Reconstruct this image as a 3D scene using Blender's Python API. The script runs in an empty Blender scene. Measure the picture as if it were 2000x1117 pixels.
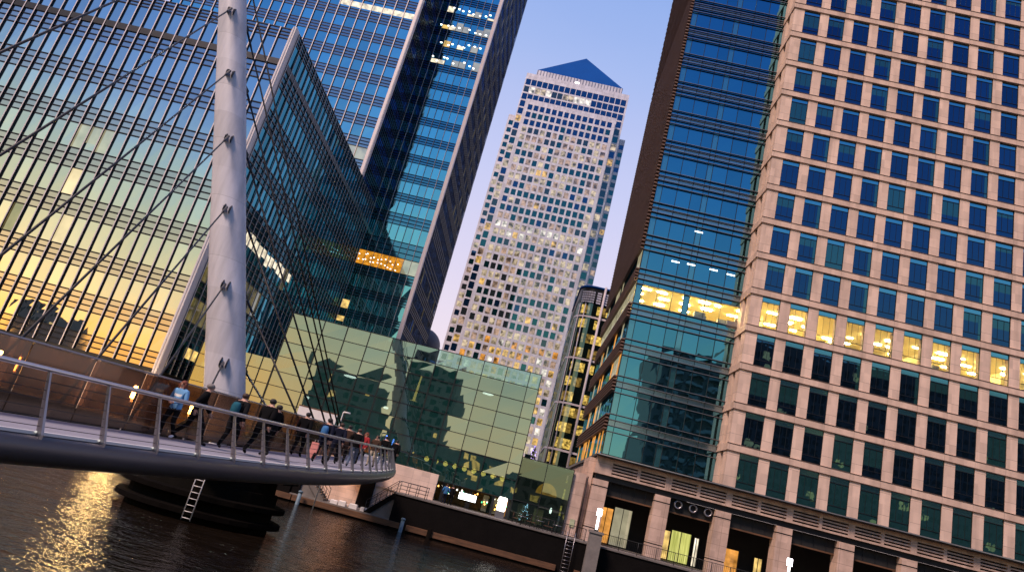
import bpy, math, random
from mathutils import Vector, Matrix
R = math.radians
rnd = random.Random(7)
scene = bpy.context.scene
COL = scene.collection

# ------------------------------------------------------------------ camera
roll, pitch, yaw = R(14.73), math.atan(403.6/1333.0), R(3.7)
CAM = Vector((0, 0, 5.2))
hd = Vector((-math.sin(yaw), math.cos(yaw), 0)); rt = Vector((math.cos(yaw), math.sin(yaw), 0)); up = Vector((0, 0, 1))
fwd = hd*math.cos(pitch) + up*math.sin(pitch); u0 = up*math.cos(pitch) - hd*math.sin(pitch)
cx = rt*math.cos(roll) + u0*math.sin(roll); cy = u0*math.cos(roll) - rt*math.sin(roll)
cam = bpy.data.objects.new('camera', bpy.data.cameras.new('camera')); COL.objects.link(cam)
m = Matrix((cx, cy, -fwd)).transposed().to_4x4(); m.translation = CAM
cam.matrix_world = m
cam.data.sensor_width = 36; cam.data.lens = 36*1333.0/2000.0
cam.data.clip_start = 0.1; cam.data.clip_end = 6000
scene.camera = cam

# ------------------------------------------------------------------ exposure
scene.view_settings.view_transform = 'Standard'; scene.view_settings.look = 'None'
scene.view_settings.exposure = 0.0; scene.view_settings.gamma = 1.0
scene.render.engine = 'CYCLES'
scene.cycles.use_denoising = True
scene.cycles.max_bounces = 7; scene.cycles.glossy_bounces = 4; scene.cycles.diffuse_bounces = 3
scene.cycles.transparent_max_bounces = 10; scene.cycles.transmission_bounces = 3
scene.cycles.sample_clamp_indirect = 10.0
scene.cycles.caustics_reflective = False; scene.cycles.caustics_refractive = False

# ------------------------------------------------------------------ world: dusk sky
SUN_EL, SUN_AZ = R(50), R(222)          # azimuth clockwise from +Y
w = bpy.data.worlds.new('World'); scene.world = w; w.use_nodes = True
nt = w.node_tree; N = nt.nodes; L = nt.links
for n in list(N): N.remove(n)
def nd(t, **k):
    n = N.new(t)
    for a, b in k.items(): setattr(n, a, b)
    return n
out = nd('ShaderNodeOutputWorld'); bg = nd('ShaderNodeBackground'); L.new(bg.outputs[0], out.inputs[0])
sky = nd('ShaderNodeTexSky', sky_type='NISHITA', sun_disc=False)
sky.sun_elevation = R(4); sky.sun_rotation = SUN_AZ
tc = nd('ShaderNodeTexCoord'); sep = nd('ShaderNodeSeparateXYZ'); L.new(tc.outputs['Generated'], sep.inputs[0])
asin = nd('ShaderNodeMath', operation='ARCSINE'); L.new(sep.outputs['Z'], asin.inputs[0])
el = nd('ShaderNodeMath', operation='DIVIDE'); L.new(asin.outputs[0], el.inputs[0]); el.inputs[1].default_value = R(90)
nz = nd('ShaderNodeTexNoise'); nz.inputs['Scale'].default_value = 2.2; nz.inputs['Detail'].default_value = 5
mp = nd('ShaderNodeMapping'); mp.inputs['Scale'].default_value = (1, 1, 3); L.new(tc.outputs['Generated'], mp.inputs[0]); L.new(mp.outputs[0], nz.inputs[0])
nzm = nd('ShaderNodeMath', operation='MULTIPLY_ADD'); L.new(nz.outputs[0], nzm.inputs[0]); nzm.inputs[1].default_value = 0.05; nzm.inputs[2].default_value = -0.025
el2 = nd('ShaderNodeMath', operation='ADD'); L.new(el.outputs[0], el2.inputs[0]); L.new(nzm.outputs[0], el2.inputs[1])
def ramp(stops):
    r = nd('ShaderNodeValToRGB'); e = r.color_ramp.elements
    e[0].position = stops[0][0]/90; e[0].color = (*stops[0][1], 1)
    e[1].position = stops[-1][0]/90; e[1].color = (*stops[-1][1], 1)
    for p, c in stops[1:-1]:
        x = e.new(p/90); x.color = (*c, 1)
    L.new(el2.outputs[0], r.inputs[0]); return r
back = ramp([(0, (1.2, .48, .08)), (3.6, (1.2, .56, .12)), (7, (1.0, .74, .38)), (10, (.74, .70, .42)), (13, (.50, .62, .46)), (16.5, (.35, .56, .57)),
             (19.5, (.20, .44, .72)), (23, (.09, .29, .70)), (30, (.04, .20, .62)), (45, (.03, .15, .56)), (90, (.10, .16, .42))])
backpale = ramp([(0, (.90, .66, .42)), (2, (.86, .70, .48)), (6, (.74, .70, .52)), (10, (.52, .60, .52)), (15, (.34, .50, .52)), (20, (.20, .40, .62)), (26, (.10, .29, .66)), (35, (.05, .20, .6)), (45, (.03, .14, .56)), (90, (.10, .16, .42))])
azx = nd('ShaderNodeMapRange'); azx.interpolation_type = 'SMOOTHSTEP'; azx.inputs['From Min'].default_value = -0.46; azx.inputs['From Max'].default_value = -0.24
L.new(sep.outputs['X'], azx.inputs['Value'])
mxb = nd('ShaderNodeMix', data_type='RGBA'); L.new(azx.outputs[0], mxb.inputs[0]); L.new(back.outputs[0], mxb.inputs[6]); L.new(backpale.outputs[0], mxb.inputs[7])
front = ramp([(0, (.88, .68, .72)), (9, (.88, .72, .80)), (17, (.73, .655, .84)), (26, (.57, .59, .87)), (36, (.37, .48, .84)), (46, (.22, .37, .79)), (90, (.12, .2, .5))])
az = nd('ShaderNodeMapRange'); az.interpolation_type = 'SMOOTHSTEP'
az.inputs['From Min'].default_value = -0.35; az.inputs['From Max'].default_value = 0.45
L.new(sep.outputs['Y'], az.inputs['Value'])
mx = nd('ShaderNodeMix', data_type='RGBA'); L.new(az.outputs[0], mx.inputs[0]); L.new(mxb.outputs[2], mx.inputs[6]); L.new(front.outputs[0], mx.inputs[7])
add = nd('ShaderNodeMix', data_type='RGBA', blend_type='ADD'); add.inputs[0].default_value = 0.03
L.new(mx.outputs[2], add.inputs[6]); L.new(sky.outputs[0], add.inputs[7])
L.new(add.outputs[2], bg.inputs[0]); bg.inputs[1].default_value = 1.0

sl = bpy.data.lights.new('sun', 'SUN'); sl.energy = 4.5; sl.angle = R(14); sl.color = (1.0, .74, .60)
sun = bpy.data.objects.new('sun', sl); COL.objects.link(sun)
sd = Vector((math.sin(SUN_AZ)*math.cos(SUN_EL), math.cos(SUN_AZ)*math.cos(SUN_EL), math.sin(SUN_EL)))
sun.rotation_euler = sd.to_track_quat('Z', 'Y').to_euler()

# ------------------------------------------------------------------ mesh helper
class MB:
    def __init__(s): s.v = []; s.f = []; s.m = []; s.sm = []
    def quad(s, a, b, c, d, m=0, sm=False):
        i = len(s.v); s.v += [tuple(a), tuple(b), tuple(c), tuple(d)]; s.f.append((i, i+1, i+2, i+3)); s.m.append(m); s.sm.append(sm)
    def box(s, x0, x1, y0, y1, z0, z1, m=0):
        i = len(s.v)
        s.v += [(x0, y0, z0), (x1, y0, z0), (x1, y1, z0), (x0, y1, z0), (x0, y0, z1), (x1, y0, z1), (x1, y1, z1), (x0, y1, z1)]
        for q in ((0, 3, 2, 1), (4, 5, 6, 7), (0, 1, 5, 4), (1, 2, 6, 5), (2, 3, 7, 6), (3, 0, 4, 7)):
            s.f.append(tuple(i+k for k in q)); s.m.append(m); s.sm.append(False)
        return s
    def loft(s, rings, m=0, closed=True, caps=True, sm=True):
        n = len(rings[0]); base = len(s.v)
        for r in rings: s.v += [tuple(p) for p in r]
        for k in range(len(rings)-1):
            for j in range(n if closed else n-1):
                a = base+k*n+j; b = base+k*n+(j+1) % n
                s.f.append((a, b, b+n, a+n)); s.m.append(m); s.sm.append(sm)
        if caps and closed:
            s.f.append(tuple(base+j for j in reversed(range(n)))); s.m.append(m); s.sm.append(False)
            e = base+(len(rings)-1)*n
            s.f.append(tuple(e+j for j in range(n))); s.m.append(m); s.sm.append(False)
        return s
    def tube(s, pts, r, n=8, m=0, caps=True):
        pts = [Vector(p) for p in pts]; rs = r if isinstance(r, (list, tuple)) else [r]*len(pts)
        rings = []; t0 = None
        for k, p in enumerate(pts):
            t = (pts[min(k+1, len(pts)-1)]-pts[max(k-1, 0)]).normalized()
            if t0 is None:
                a = Vector((0, 0, 1)) if abs(t.z) < .9 else Vector((1, 0, 0)); x = t.cross(a).normalized()
            else: x = (x - t*x.dot(t)).normalized()
            t0 = t; y = t.cross(x)
            rings.append([p + (x*math.cos(2*math.pi*j/n) + y*math.sin(2*math.pi*j/n))*rs[k] for j in range(n)])
        return s.loft(rings, m, True, caps)
    def ell(s, c, rx, ry, rz, m=0, nu=10, nv=6, rot=None):
        rings = []
        for k in range(nv+1):
            th = -math.pi/2 + math.pi*(k+.02)/(nv+.04)
            ring = []
            for j in range(nu):
                ph = 2*math.pi*j/nu
                p = Vector((rx*math.cos(th)*math.cos(ph), ry*math.cos(th)*math.sin(ph), rz*math.sin(th)))
                if rot: p = rot @ p
                ring.append(Vector(c)+p)
            rings.append(ring)
        return s.loft(rings, m)
    def build(s, name, mats, parent=None, loc=None):
        me = bpy.data.meshes.new(name); me.from_pydata(s.v, [], s.f)
        if not isinstance(mats, (list, tuple)): mats = [mats]
        for x in mats: me.materials.append(x)
        me.polygons.foreach_set('material_index', s.m); me.polygons.foreach_set('use_smooth', s.sm)
        me.update()
        return link(name, me, parent, loc)
def link(name, me, parent=None, loc=None):
    o = bpy.data.objects.new(name, me); COL.objects.link(o)
    if parent: o.parent = parent
    if loc: o.location = loc
    return o
def tag(o, label=None, cat=None, group=None, kind=None):
    if label: o['label'] = label
    if cat: o['category'] = cat
    if group: o['group'] = group
    if kind: o['kind'] = kind
    return o
def thing(name, label, cat, group=None, loc=(0, 0, 0), rz=0):
    o = bpy.data.objects.new(name, None); COL.objects.link(o); o.location = loc; o.rotation_euler = (0, 0, rz)
    o.empty_display_size = .5
    return tag(o, label, cat, group)
def dup(root, loc, rz=0, label=None, group=None):
    r = root.copy(); COL.objects.link(r); r.location = loc; r.rotation_euler = (0, 0, rz)
    if label: r['label'] = label
    if group: r['group'] = group
    for ch in list(root.children):
        c = ch.copy(); COL.objects.link(c); c.parent = r
        for g in list(ch.children):
            d = g.copy(); COL.objects.link(d); d.parent = c
    return r

# ------------------------------------------------------------------ materials
def mat(name):
    mt = bpy.data.materials.new(name); mt.use_nodes = True
    t = mt.node_tree
    for n in list(t.nodes): t.nodes.remove(n)
    o = t.nodes.new('ShaderNodeOutputMaterial')
    return mt, t, o
def principled(t, col, rough=.6, metal=0., spec=.5):
    p = t.nodes.new('ShaderNodeBsdfPrincipled')
    p.inputs['Base Color'].default_value = (*col, 1); p.inputs['Roughness'].default_value = rough
    p.inputs['Metallic'].default_value = metal; p.inputs['Specular IOR Level'].default_value = spec
    return p
def surf(name, col, rough=.6, metal=0., var=.25, scale=1.5, bump=0., bscale=20, stretch=(1, 1, 1), spec=.5, joints=None):
    """plain surface with blotchy weathering, optional grain bump, optional stone joints"""
    mt, t, o = mat(name); n = t.nodes; l = t.links
    p = principled(t, col, rough, metal, spec)
    tc = n.new('ShaderNodeTexCoord'); mp = n.new('ShaderNodeMapping'); mp.inputs['Scale'].default_value = stretch
    l.new(tc.outputs['Object'], mp.inputs[0])
    nz = n.new('ShaderNodeTexNoise'); nz.inputs['Scale'].default_value = scale; nz.inputs['Detail'].default_value = 6; nz.inputs['Roughness'].default_value = .65
    l.new(mp.outputs[0], nz.inputs[0])
    mr = n.new('ShaderNodeMapRange'); mr.inputs['From Min'].default_value = .25; mr.inputs['From Max'].default_value = .75
    mr.inputs['To Min'].default_value = 1-var; mr.inputs['To Max'].default_value = 1+var*.6
    l.new(nz.outputs[0], mr.inputs[0])
    mul = n.new('ShaderNodeMix'); mul.data_type = 'RGBA'; mul.blend_type = 'MULTIPLY'; mul.inputs[0].default_value = 1
    mul.inputs[6].default_value = (*col, 1); l.new(mr.outputs[0], mul.inputs[7])
    res = mul.outputs[2]
    if joints:
        jx, jz, jw = joints
        vd = n.new('ShaderNodeVectorMath'); vd.operation = 'DIVIDE'; l.new(tc.outputs['Object'], vd.inputs[0]); vd.inputs[1].default_value = (jx*.5, jx*.5, min(jz, 4.2)*.5)
        vf = n.new('ShaderNodeVectorMath'); vf.operation = 'FLOOR'; l.new(vd.outputs[0], vf.inputs[0])
        wn = n.new('ShaderNodeTexWhiteNoise'); l.new(vf.outputs[0], wn.inputs[0])
        wr = n.new('ShaderNodeMapRange'); wr.inputs['To Min'].default_value = .86; wr.inputs['To Max'].default_value = 1.08; l.new(wn.outputs[0], wr.inputs[0])
        sk = n.new('ShaderNodeMapping'); sk.inputs['Scale'].default_value = (1.1, 1.1, .09); l.new(tc.outputs['Object'], sk.inputs[0])
        sn = n.new('ShaderNodeTexNoise'); sn.inputs['Scale'].default_value = 1.2; sn.inputs['Detail'].default_value = 5; l.new(sk.outputs[0], sn.inputs[0])
        sr = n.new('ShaderNodeMapRange'); sr.inputs['From Min'].default_value = .45; sr.inputs['From Max'].default_value = .8; sr.inputs['To Min'].default_value = 1.0; sr.inputs['To Max'].default_value = .72; l.new(sn.outputs[0], sr.inputs[0])
        wm_ = n.new('ShaderNodeMath'); wm_.operation = 'MULTIPLY'; l.new(wr.outputs[0], wm_.inputs[0]); l.new(sr.outputs[0], wm_.inputs[1])
        m3 = n.new('ShaderNodeMix'); m3.data_type = 'RGBA'; m3.blend_type = 'MULTIPLY'; m3.inputs[0].default_value = 1; l.new(res, m3.inputs[6]); l.new(wm_.outputs[0], m3.inputs[7]); res = m3.outputs[2]
        sp = n.new('ShaderNodeSeparateXYZ'); l.new(tc.outputs['Object'], sp.inputs[0])
        sm = n.new('ShaderNodeMath'); sm.operation = 'ADD'; l.new(sp.outputs[0], sm.inputs[0]); l.new(sp.outputs[1], sm.inputs[1])
        acc = None
        for src, step in ((sm.outputs[0], jx), (sp.outputs[2], jz)):
            a = n.new('ShaderNodeMath'); a.operation = 'DIVIDE'; l.new(src, a.inputs[0]); a.inputs[1].default_value = step
            b = n.new('ShaderNodeMath'); b.operation = 'FRACT'; l.new(a.outputs[0], b.inputs[0])
            c = n.new('ShaderNodeMath'); c.operation = 'LESS_THAN'; l.new(b.outputs[0], c.inputs[0]); c.inputs[1].default_value = jw/step
            if acc is None: acc = c.outputs[0]
            else:
                d = n.new('ShaderNodeMath'); d.operation = 'MAXIMUM'; l.new(acc, d.inputs[0]); l.new(c.outputs[0], d.inputs[1]); acc = d.outputs[0]
        jm = n.new('ShaderNodeMix'); jm.data_type = 'RGBA'; l.new(acc, jm.inputs[0]); l.new(res, jm.inputs[6]); jm.inputs[7].default_value = (*[c*.45 for c in col], 1)
        res = jm.outputs[2]
    l.new(res, p.inputs['Base Color'])
    if bump:
        nb = n.new('ShaderNodeTexNoise'); nb.inputs['Scale'].default_value = bscale; nb.inputs['Detail'].default_value = 4; l.new(mp.outputs[0], nb.inputs[0])
        b = n.new('ShaderNodeBump'); b.inputs['Strength'].default_value = bump; b.inputs['Distance'].default_value = .05; l.new(nb.outputs[0], b.inputs['Height'])
        l.new(b.outputs[0], p.inputs['Normal'])
    l.new(p.outputs[0], o.inputs[0]); return mt
def glass(name, tint, refl, body=(.008, .02, .025), rough=.015, wave=.0, wscale=.25, trans=0., tvar=.0, tt=(.55, .8, .75)):
    """coated facade glass: tinted mirror over a dark body, with gently rippled panes"""
    mt, t, o = mat(name); n = t.nodes; l = t.links
    d = n.new('ShaderNodeBsdfDiffuse'); d.inputs[0].default_value = (*body, 1)
    g = n.new('ShaderNodeBsdfGlossy'); g.inputs['Roughness'].default_value = rough; g.inputs[0].default_value = (*tint, 1)
    tc = n.new('ShaderNodeTexCoord')
    if wave:
        nb = n.new('ShaderNodeTexNoise'); nb.inputs['Scale'].default_value = wscale; nb.inputs['Detail'].default_value = 2
        l.new(tc.outputs['Object'], nb.inputs[0])
        b = n.new('ShaderNodeBump'); b.inputs['Strength'].default_value = 1; b.inputs['Distance'].default_value = wave; l.new(nb.outputs[0], b.inputs['Height'])
        l.new(b.outputs[0], g.inputs['Normal'])
    if tvar:
        geo = n.new('ShaderNodeNewGeometry'); mr = n.new('ShaderNodeMapRange'); mr.inputs['To Min'].default_value = 1-tvar; mr.inputs['To Max'].default_value = 1+tvar*.4
        l.new(geo.outputs['Random Per Island'], mr.inputs[0])
        mu = n.new('ShaderNodeMix'); mu.data_type = 'RGBA'; mu.blend_type = 'MULTIPLY'; mu.inputs[0].default_value = 1; mu.inputs[6].default_value = (*tint, 1); l.new(mr.outputs[0], mu.inputs[7])
        l.new(mu.outputs[2], g.inputs[0])
    base = d.outputs[0]
    if trans:
        tr = n.new('ShaderNodeBsdfTransparent'); tr.inputs[0].default_value = (*tt, 1)
        m1 = n.new('ShaderNodeMixShader'); m1.inputs[0].default_value = trans; l.new(d.outputs[0], m1.inputs[1]); l.new(tr.outputs[0], m1.inputs[2]); base = m1.outputs[0]
    fr = n.new('ShaderNodeFresnel'); fr.inputs[0].default_value = 1.5
    mr2 = n.new('ShaderNodeMapRange'); mr2.inputs['To Min'].default_value = refl; mr2.inputs['To Max'].default_value = 1; l.new(fr.outputs[0], mr2.inputs[0])
    ms = n.new('ShaderNodeMixShader'); l.new(mr2.outputs[0], ms.inputs[0]); l.new(base, ms.inputs[1]); l.new(g.outputs[0], ms.inputs[2])
    l.new(ms.outputs[0], o.inputs[0]); return mt
def lit(name, col, strength, var=.6, scale=1.2, stretch=(1, 1, 1), gloss=.15, col2=None, f0=.3, f1=.7, gt=(.6, .75, .8)):
    """lit window: patchy room light seen through glass that still shines a little"""
    mt, t, o = mat(name); n = t.nodes; l = t.links
    tc = n.new('ShaderNodeTexCoord'); mp = n.new('ShaderNodeMapping'); mp.inputs['Scale'].default_value = stretch
    oi = n.new('ShaderNodeObjectInfo'); ad = n.new('ShaderNodeVectorMath'); ad.operation = 'MULTIPLY_ADD'
    l.new(tc.outputs['Object'], ad.inputs[0]); ad.inputs[1].default_value = (1, 1, 1)
    cmb = n.new('ShaderNodeMath'); cmb.operation = 'MULTIPLY'; l.new(oi.outputs['Random'], cmb.inputs[0]); cmb.inputs[1].default_value = 91.7
    l.new(cmb.outputs[0], ad.inputs[2]); l.new(ad.outputs[0], mp.inputs[0])
    nz = n.new('ShaderNodeTexNoise'); nz.inputs['Scale'].default_value = scale; nz.inputs['Detail'].default_value = 3; l.new(mp.outputs[0], nz.inputs[0])
    mr = n.new('ShaderNodeMapRange'); mr.inputs['From Min'].default_value = f0; mr.inputs['From Max'].default_value = f1
    mr.inputs['To Min'].default_value = strength*(1-var); mr.inputs['To Max'].default_value = strength*(1+var); l.new(nz.outputs[0], mr.inputs[0])
    e = n.new('ShaderNodeEmission'); e.inputs[0].default_value = (*col, 1); l.new(mr.outputs[0], e.inputs[1])
    if col2:
        mc = n.new('ShaderNodeMix'); mc.data_type = 'RGBA'; l.new(nz.outputs[0], mc.inputs[0]); mc.inputs[6].default_value = (*col, 1); mc.inputs[7].default_value = (*col2, 1); l.new(mc.outputs[2], e.inputs[0])
    g = n.new('ShaderNodeBsdfGlossy'); g.inputs['Roughness'].default_value = .03; g.inputs[0].default_value = (*gt, 1)
    ms = n.new('ShaderNodeMixShader'); ms.inputs[0].default_value = gloss; l.new(e.outputs[0], ms.inputs[1]); l.new(g.outputs[0], ms.inputs[2])
    l.new(ms.outputs[0], o.inputs[0]); return mt
def lamp_mat(name, col, s):
    mt, t, o = mat(name); e = t.nodes.new('ShaderNodeEmission'); e.inputs[0].default_value = (*col, 1); e.inputs[1].default_value = s
    t.links.new(e.outputs[0], o.inputs[0]); return mt

M = {}
M['stone'] = surf('pink_stone', (.72, .525, .43), .7, var=.16, scale=.6, bump=.15, bscale=12, joints=(3.02, 2.1075, .035))
M['stone_band'] = surf('pink_stone_band', (.66, .475, .385), .7, var=.18, scale=.7, bump=.15, bscale=12, joints=(3.02, 50, .03))
M['joint'] = surf('painted_shadow_line', (.09, .05, .04), .8, var=.3)  # shadow lines of the stone bands, painted as dark strips
M['stone_base'] = surf('pink_stone_base', (.58, .41, .335), .7, var=.22, scale=.8, bump=.2, bscale=10, joints=(1.9, 1.2, .03))
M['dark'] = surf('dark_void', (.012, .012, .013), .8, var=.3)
M['dark_metal'] = surf('dark_metal', (.03, .03, .035), .4, .6, var=.2)
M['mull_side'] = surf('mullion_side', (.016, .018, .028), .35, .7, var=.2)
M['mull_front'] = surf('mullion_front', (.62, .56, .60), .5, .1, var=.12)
M['mull_pale'] = surf('mullion_pale', (.17, .18, .20), .45, .3, var=.15)
M['mull_brown'] = surf('mullion_brown', (.06, .055, .075), .45, .3, var=.2)
M['white_strip'] = surf('white_cladding', (.78, .68, .70), .45, var=.08)
M['lilac'] = surf('lilac_paint', (.55, .54, .60), .42, var=.18, scale=1.4, stretch=(1.6, 1.6, .22), bump=.05, bscale=6, joints=(900, 3.4, .014))
M['glassA'] = glass('mirror_glass', (.84, .88, .90), .78, wave=.012, wscale=.35, tvar=.16)
M['spanA'] = glass('spandrel_glass', (.70, .68, .72), .70, body=(.05, .05, .06), rough=.05, tvar=.08)
M['glassAs'] = glass('side_glass', (.10, .42, .58), .52, body=(.002, .016, .02), wave=.03, wscale=.3, tvar=.5)
M['spanAs'] = glass('side_spandrel', (.08, .22, .3), .45, body=(.004, .008, .01), rough=.08, tvar=.2)
M['glassB'] = glass('tower_glass', (.55, .95, 1.0), .78, wave=.012, wscale=.35, tvar=.2)
M['glassC'] = glass('tower_recess_glass', (.40, .95, 1.0), .74, body=(.002, .01, .014), wave=.012, wscale=.35, tvar=.25)
M['spanC'] = glass('recess_spandrel', (.22, .55, .70), .62, body=(.004, .012, .02), rough=.06, tvar=.1)
M['glassD'] = glass('tower_side_glass', (.08, .20, .55), .5, body=(.016, .010, .012), wave=.02, wscale=.3, tvar=.4)
M['glassS'] = glass('window_glass', (.085, .20, .36), .55, body=(.003, .006, .008), wave=.006, wscale=.7, tvar=.2)
M['transom'] = glass('transom_glass', (.34, .78, .86), .62, body=(.012, .03, .035), rough=.12)
M['glassBay'] = glass('bay_glass', (.18, .52, .66), .66, body=(.003, .01, .013), wave=.014, wscale=.3, tvar=.12)
M['spanBay'] = glass('bay_spandrel', (.50, .66, .74), .5, body=(.10, .13, .14), rough=.18, tvar=.1)
M['glassP'] = glass('pavilion_glass', (.72, .79, .67), .46, body=(.010, .075, .068), wave=.035, wscale=.16, trans=.30, tvar=.15)
M['glassPt'] = glass('parapet_glass', (.55, .75, .7), .45, wave=.02, wscale=.2, trans=.85)
M['terracotta'] = surf('brown_fin', (.15, .085, .06), .6, var=.3, scale=.5, stretch=(1, .3, 3))
M['steel'] = surf('brushed_steel', (.30, .285, .31), .35, .8, var=.15, scale=3)
M['rail_steel'] = surf('handrail_steel', (.55, .53, .56), .3, .8, var=.1)
M['deck'] = surf('deck_surface', (.27, .265, .32), .6, var=.15, scale=1.2, bump=.05)
M['beam'] = surf('edge_beam_paint', (.085, .08, .095), .38, .3, var=.22, scale=.6, stretch=(1, .25, 1), bump=.03)
M['under'] = surf('deck_underside', (.03, .028, .028), .7, var=.3)
M['cable'] = surf('dark_cable', (.012, .011, .013), .5, .2, var=.1)
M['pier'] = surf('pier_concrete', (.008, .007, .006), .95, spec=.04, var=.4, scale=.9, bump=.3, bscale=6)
M['concrete'] = surf('concrete', (.20, .18, .17), .85, var=.35, scale=1.1, bump=.3, bscale=8)
M['conc_dark'] = surf('dark_concrete', (.006, .005, .005), .9, spec=.1, var=.4, scale=.8, bump=.3, bscale=6)
M['paving'] = surf('paving', (.16, .14, .13), .75, var=.25, scale=.8, bump=.1, joints=(1.2, 50, .02))
M['timber'] = surf('wet_timber', (.13, .06, .028), .65, var=.75, scale=1.8, stretch=(.35, 1, 3), bump=.3)
M['timber_dark'] = surf('black_timber', (.005, .004, .0035), .95, spec=.04, var=.4, scale=2, bump=.3)
M['pile_blue'] = surf('blue_grey_pile', (.12, .19, .25), .6, var=.3, scale=2)
M['wall_pink'] = surf('pale_stone_wall', (.78, .58, .48), .75, var=.15, scale=.9, bump=.1, joints=(1.6, .8, .015))
M['tower_wall'] = surf('steel_cladding', (.63, .62, .70), .4, .25, var=.12, scale=.2, joints=(2.92, 4.0, .05))
M['pyramid'] = surf('pyramid_steel', (.0, .055, .26), .7, .0, spec=.1, var=.12, scale=.1)
M['white'] = surf('white_paint', (.75, .72, .72), .5, var=.08)
M['black'] = surf('black_iron', (.012, .012, .014), .5, .3, var=.2)
M['green'] = surf('fir_needles', (.03, .06, .035), .8, var=.4, scale=6)
M['sky_lamp'] = lamp_mat('lamp_white', (1, .93, .85), 5)
M['wall_amber'] = lamp_mat('wall_amber', (1, .52, .14), 60)
M['lamp_strong'] = lamp_mat('lamp_warm', (1, .64, .24), 260)
M['blue_led'] = lamp_mat('blue_fairy_light', (.1, .25, 1), 6)
M['violet_led'] = lamp_mat('violet_fairy_light', (.5, .35, 1), 4)
M['lit_y'] = lit('lit_yellow', (1, .66, .20), 1.0)
M['lit_w'] = lit('lit_white', (1, .86, .62), 1.1, scale=1.0)
M['lit_o'] = lit('lit_orange', (1, .42, .08), .9, scale=.9)
M['lit_g'] = lit('lit_green', (.75, .85, .10), .8, var=.5, scale=.8, stretch=(4, 1, .3), col2=(1, .9, .35))
M['lit_pale'] = lit('lit_pale', (.9, .8, .5), .62, var=.3, scale=.6, gloss=.4)
M['lit_amber'] = lit('lit_amber', (1, .40, .03), .75, var=.5, scale=1.6, gloss=.1)
M['lit_soft'] = lit('lit_soft', (1, .80, .45), 1.0, var=.25, scale=.35, gloss=.12)
M['lit_dim'] = lit('lit_dim', (.55, .42, .16), .25, var=.9, scale=.6, gloss=.35)

# ================================================================== SETTING
def ripple_water():
    mt, t, o = mat('dock_water'); n = t.nodes; l = t.links
    p = principled(t, (.010, .007, .005), .04, 0, .5); p.inputs['IOR'].default_value = 1.33; p.inputs['Specular Tint'].default_value = (1, .78, .58, 1)
    tc = n.new('ShaderNodeTexCoord')
    hs = []
    for sc, st, wgt in ((.35, (1, 1.6, 1), 1.0), (1.5, (1, 1.9, 1), .5), (5.0, (1, 1.5, 1), .22)):
        mp = n.new('ShaderNodeMapping'); mp.inputs['Scale'].default_value = st; mp.inputs['Rotation'].default_value = (0, 0, .35); l.new(tc.outputs['Object'], mp.inputs[0])
        nz = n.new('ShaderNodeTexNoise'); nz.inputs['Scale'].default_value = sc; nz.inputs['Detail'].default_value = 3; l.new(mp.outputs[0], nz.inputs[0])
        mu = n.new('ShaderNodeMath'); mu.operation = 'MULTIPLY'; mu.inputs[1].default_value = wgt; l.new(nz.outputs[0], mu.inputs[0]); hs.append(mu.outputs[0])
    a = n.new('ShaderNodeMath'); a.operation = 'ADD'; l.new(hs[0], a.inputs[0]); l.new(hs[1], a.inputs[1])
    b2 = n.new('ShaderNodeMath'); b2.operation = 'ADD'; l.new(a.outputs[0], b2.inputs[0]); l.new(hs[2], b2.inputs[1])
    b = n.new('ShaderNodeBump'); b.inputs['Strength'].default_value = 1; b.inputs['Distance'].default_value = .17; l.new(b2.outputs[0], b.inputs['Height'])
    l.new(b.outputs[0], p.inputs['Normal']); l.new(p.outputs[0], o.inputs[0]); return mt
mb = MB(); mb.quad((-400, -2, .35), (400, -2, .35), (400, 66.5, .35), (-400, 66.5, .35))
tag(mb.build('water', ripple_water()), kind='structure')
mb = MB(); mb.quad((-3000, 66.3, 3.3), (3000, 66.3, 3.3), (3000, 4000, 3.3), (-3000, 4000, 3.3))
tag(mb.build('ground', M['paving']), kind='structure')
mb = MB(); mb.box(-3000, 3000, -3000, -2, -1, 3.6)
tag(mb.build('south_quay_ground', M['paving']), kind='structure')

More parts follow.
